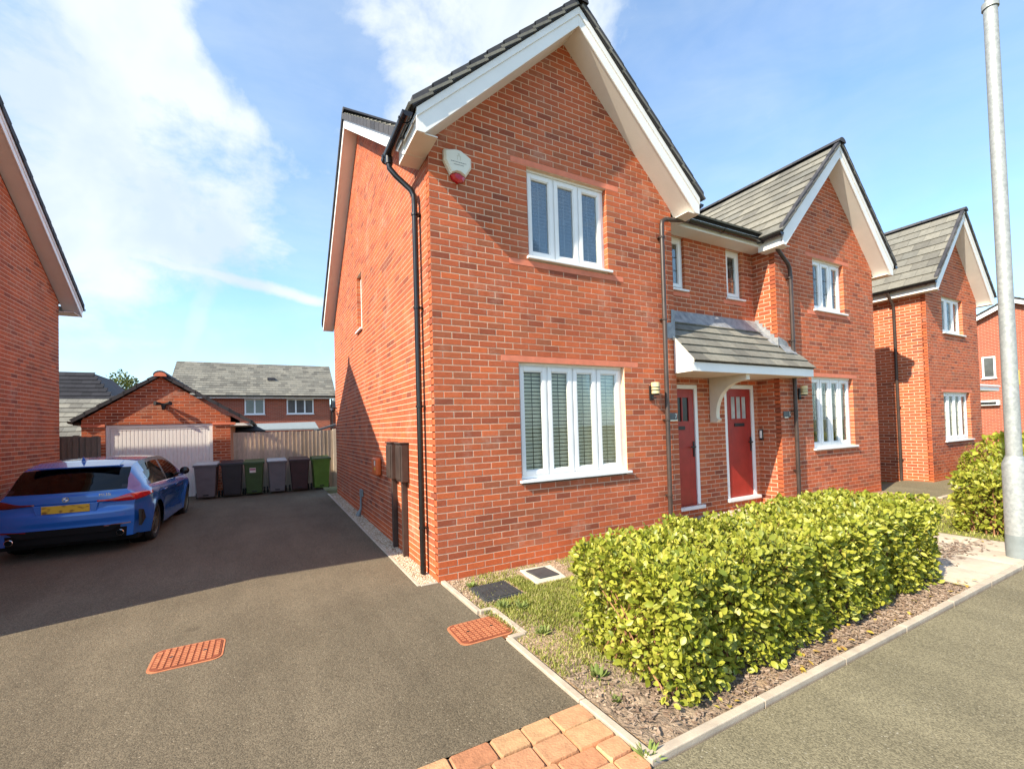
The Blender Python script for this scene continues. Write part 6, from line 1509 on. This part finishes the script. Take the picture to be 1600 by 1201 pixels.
    for sx in (1, -1):
        mb = MB(); NS = 26; NZ = 5; vs = []
        for i in range(NS + 1):
            u = i / NS
            ztop = .825 + .068 * sst(u, .15, .62) - .012 * sst(u, .7, 1); zlow = .800 - .022 * sst(u, 0, .5) + .055 * sst(u, .62, 1)
            for j in range(NZ + 1):
                z = zlow + (ztop - zlow) * j / NZ; xe = half(.06, z)
                if u < .6:
                    x = .34 + (xe - .34) * (u / .6); tt = 1 - x / xe; y = .06 - .10 * (1 - (1 - tt) ** 2.6) - .009; x += .004 * (u / .6)
                    if z < .80: y += .01
                else:
                    y = .052 + (.50 - .052) * (u - .6) / .4 ; x = half(max(.06, y), z) + .008
                vs.append((sx * x, y, z))
        fs = [(i * (NZ + 1) + j, (i + 1) * (NZ + 1) + j, (i + 1) * (NZ + 1) + j + 1, i * (NZ + 1) + j + 1) for i in range(NS) for j in range(NZ)]
        mb.add(vs, fs if sx > 0 else [f[::-1] for f in fs]); o = mb.build('tail_light', M['taillight'] if sx > 0 else M['taildark'], None, smooth=True); o.parent = t
        sm = o.modifiers.new('thick', 'SOLIDIFY'); sm.thickness = .02; sm.offset = -1
    # cabin inside
    mb = MB(); mb.box(-.62, .62, .35, 3.1, .25, .86); add(mb, 'cabin_floor', M['carmatt'])
    for sx in (-.36, .36):
        mb = MB(); mb.box(sx - .22, sx + .22, 1.95, 2.08, .80, 1.15); mb.box(sx - .11, sx + .11, 1.96, 2.04, 1.16, 1.27); add(mb, 'seat', M['carmatt'], bevel=.05)
    mb = MB(); mb.box(-.58, .58, 1.02, 1.14, .80, 1.08); add(mb, 'rear_seat', M['carmatt'], bevel=.04)
    mb = MB(); mb.box(-.78, .78, .12, 4.0, .16, .24); add(mb, 'underbody', M['carmatt'])
    for c in (wr, wf):
        for sx in (-1, 1):
            mb = MB(); mb.lathe([(.36, -.11), (.37, .0), (.37, .11)], (sx * .68, c, .33), 20, 'X'); add(mb, 'wheel_arch', M['carmatt'])
            xo = sx * .765
            mb = MB(); prof = [(.235, -.10), (.30, -.105), (.323, -.085), (.325, 0), (.323, .085), (.30, .105), (.235, .10)]; mb.lathe(prof, (xo, c, .325), 40, 'X'); w_ = add(mb, 'wheel', M['rubber'], smooth=True, fixn=True)
            mb = MB(); mb.lathe([(.238, -.1), (.242, .088), (.232, .094), (.222, .088), (.215, -.05)] if sx > 0 else [(.238, .1), (.242, -.088), (.232, -.094), (.222, -.088), (.215, .05)], (xo, c, .325), 40, 'X')
            for s5 in range(5):
                for dd in (-.13, .13):
                    a = 2 * PI * s5 / 5 + .3; a1, a2 = a + dd * .55, a + dd * 1.5; px = xo + sx * .07
                    i0 = Vector((px + sx * .012, c + .05 * math.cos(a1), .325 + .05 * math.sin(a1))); i1 = Vector((px, c + .225 * math.cos(a2), .325 + .225 * math.sin(a2))); d_ = (i1 - i0).normalized(); sd = d_.cross(Vector((1, 0, 0))) * .013
                    mb.prism([i0 - sd, i1 - sd * 1.2, i1 + sd * 1.2, i0 + sd], (-sx * .022, 0, 0))
            mb.lathe([(.0, .088 * sx), (.05, .085 * sx), (.06, .06 * sx)], (xo, c, .325), 16, 'X')
            r_ = mb.build('rim', M['alloy'], None, fixn=True); r_.parent = w_
            mb = MB(); mb.lathe([(.0, 0), (.22, 0)], (xo - sx * .02, c, .325), 24, 'X'); q_ = mb.build('brake', M['carmatt'], None); q_.parent = w_
    # number plate, badge, text, tailpipes, antenna, mirrors, handles
    mb = MB(); mb.box(-.26, .26, -.048, -.038, .672, .785); add(mb, 'number_plate', M['plate'])
    mb = MB(); mb.prism([(-.33, -.035, .66), (.33, -.035, .66), (.36, -.035, .80), (-.36, -.035, .80)], (0, .02, 0)); add(mb, 'plate_recess', M['carblue'], bevel=.01)
    by, bz = -.052, .868
    mb = MB(); mb.lathe([(.0, by), (.036, by), (.036, by + .03)], (0, 0, bz), 24, 'Y'); bd = add(mb, 'badge', M['carblack'], fixn=True)
    for q4 in range(4):
        mb = MB(); pts = [(0, by - .002, bz)] + [(.026 * math.cos(PI / 2 * q4 + PI / 2 * k / 5), by - .002, bz + .026 * math.sin(PI / 2 * q4 + PI / 2 * k / 5)) for k in range(6)]; mb.prism(pts, (0, .0015, 0)); o = mb.build('badge_quarter', M['upvc'] if q4 % 2 else M['carblue'], None); o.parent = bd
    mb = MB(); mb.lathe([(.032, by - .003), (.036, by - .003)], (0, 0, bz), 24, 'Y'); o = mb.build('badge_rim', M['chrome'], None); o.parent = bd
    cu_ = bpy.data.curves.new('model_text', 'FONT'); cu_.body = 'M135i'; cu_.size = .055; cu_.extrude = .002; cu_.align_x = 'CENTER'; o = bpy.data.objects.new('model_text', cu_); C.objects.link(o); bpy.context.view_layer.update(); me = bpy.data.meshes.new_from_object(o); bpy.data.objects.remove(o); me.materials.clear(); me.materials.append(M['chrome'])
    me.transform(Matrix.Translation((.43, -.028, .885)) @ Matrix.Rotation(.22, 4, 'Z') @ Matrix.Rotation(PI / 2, 4, 'X')); o = bpy.data.objects.new('model_text', me); C.objects.link(o); o.parent = t
    for sx in (-.60, .60):
        mb = MB(); mb.lathe([(.034, .2), (.044, .2), (.046, -.03), (.040, -.035), (.034, -.01)], (sx, 0, .30), 20, 'Y'); add(mb, 'tailpipe', M['chrome'], smooth=True, fixn=True)
    for sx in (-1, 1):   # lower bumper diffuser edge, side vents, reflectors
        mb = MB(); mb.prism([(sx * .42, -.055, .415), (sx * .72, -.01, .43), (sx * .72, -.005, .45), (sx * .42, -.055, .435)], (0, .02, 0)); add(mb, 'reflector', M['taildark'])
        mb = MB(); xq = sx * .845; mb.prism([(sx * .80, .09, .36), (sx * .825, .21, .46), (sx * .815, .16, .60), (sx * .795, .09, .62)], (sx * .03, .01, 0)); add(mb, 'bumper_vent', M['carblack'])
    mb = MB(); mb.prism([(-.5, -.055, .34), (.5, -.055, .34), (.62, -.045, .43), (-.62, -.045, .43)], (0, .02, 0)); add(mb, 'diffuser', M['carmatt'])
    mb = MB(); mb.prism([(-.52, .28, 1.315), (.52, .28, 1.315), (.50, .62, 1.382), (-.50, .62, 1.382)], (0, 0, .016)); add(mb, 'spoiler', M['carblue'], bevel=.008)
    mb = MB(); mb.add([(-.03, .62, 1.40), (.03, .62, 1.40), (0, .82, 1.425), (0, .60, 1.48)], [(0, 1, 3), (1, 2, 3), (2, 0, 3)]); add(mb, 'antenna_fin', M['carblue'], smooth=False, fixn=True)
    for sx in (-1, 1):
        mb = MB(); x_ = sx * .93
        bmx = bmesh.new(); bmesh.ops.create_icosphere(bmx, subdivisions=3, radius=1)
        for v in bmx.verts: v.co = Vector((x_ + v.co.x * .085, 2.86 + v.co.y * .06 * (1.25 if v.co.y > 0 else .6), 1.02 + v.co.z * .082))
        me = bpy.data.meshes.new('mirror'); bmx.to_mesh(me); bmx.free(); me.materials.append(M['carblack']); me.polygons.foreach_set('use_smooth', [True] * len(me.polygons)); o = bpy.data.objects.new('mirror', me); C.objects.link(o); o.parent = t
        mb = MB(); mb.box(min(sx * .78, sx * .90), max(sx * .78, sx * .90), 2.85, 2.89, .95, .99); add(mb, 'mirror_stalk', M['carblack'], bevel=.01)
        for yh in (1.12, 2.02):
            xh = half(yh + .1, .80) + .012; mb = MB(); mb.box(min(sx * xh, sx * (xh + .022)), max(sx * xh, sx * (xh + .022)), yh, yh + .2, .80, .825); add(mb, 'door_handle', M['carblue'], bevel=.008)
    # door shut lines
    for yq in (1.02, 1.88, 2.86):
        for sx in (-1, 1):
            mb = MB(); pr = []
            for i in range(11):
                z = (.30 if yq != 1.02 else .66) + (.90 - (.30 if yq != 1.02 else .66)) * i / 10; yy = yq + (.10 * (z - .6) if yq != 1.02 else -.25 * (z - .9)); pr.append((sx * (half(yy, z) + .0025), yy, z))
            mb.add([(p[0], p[1] - .004, p[2]) for p in pr] + [(p[0], p[1] + .004, p[2]) for p in pr], [(i, i + 1, 11 + i + 1, 11 + i) for i in range(10)]); add(mb, 'shut_line', M['carblack'])
    t.rotation_euler = (0, 0, -.035); t.scale = (.97, .97, .93)
    return t
car()
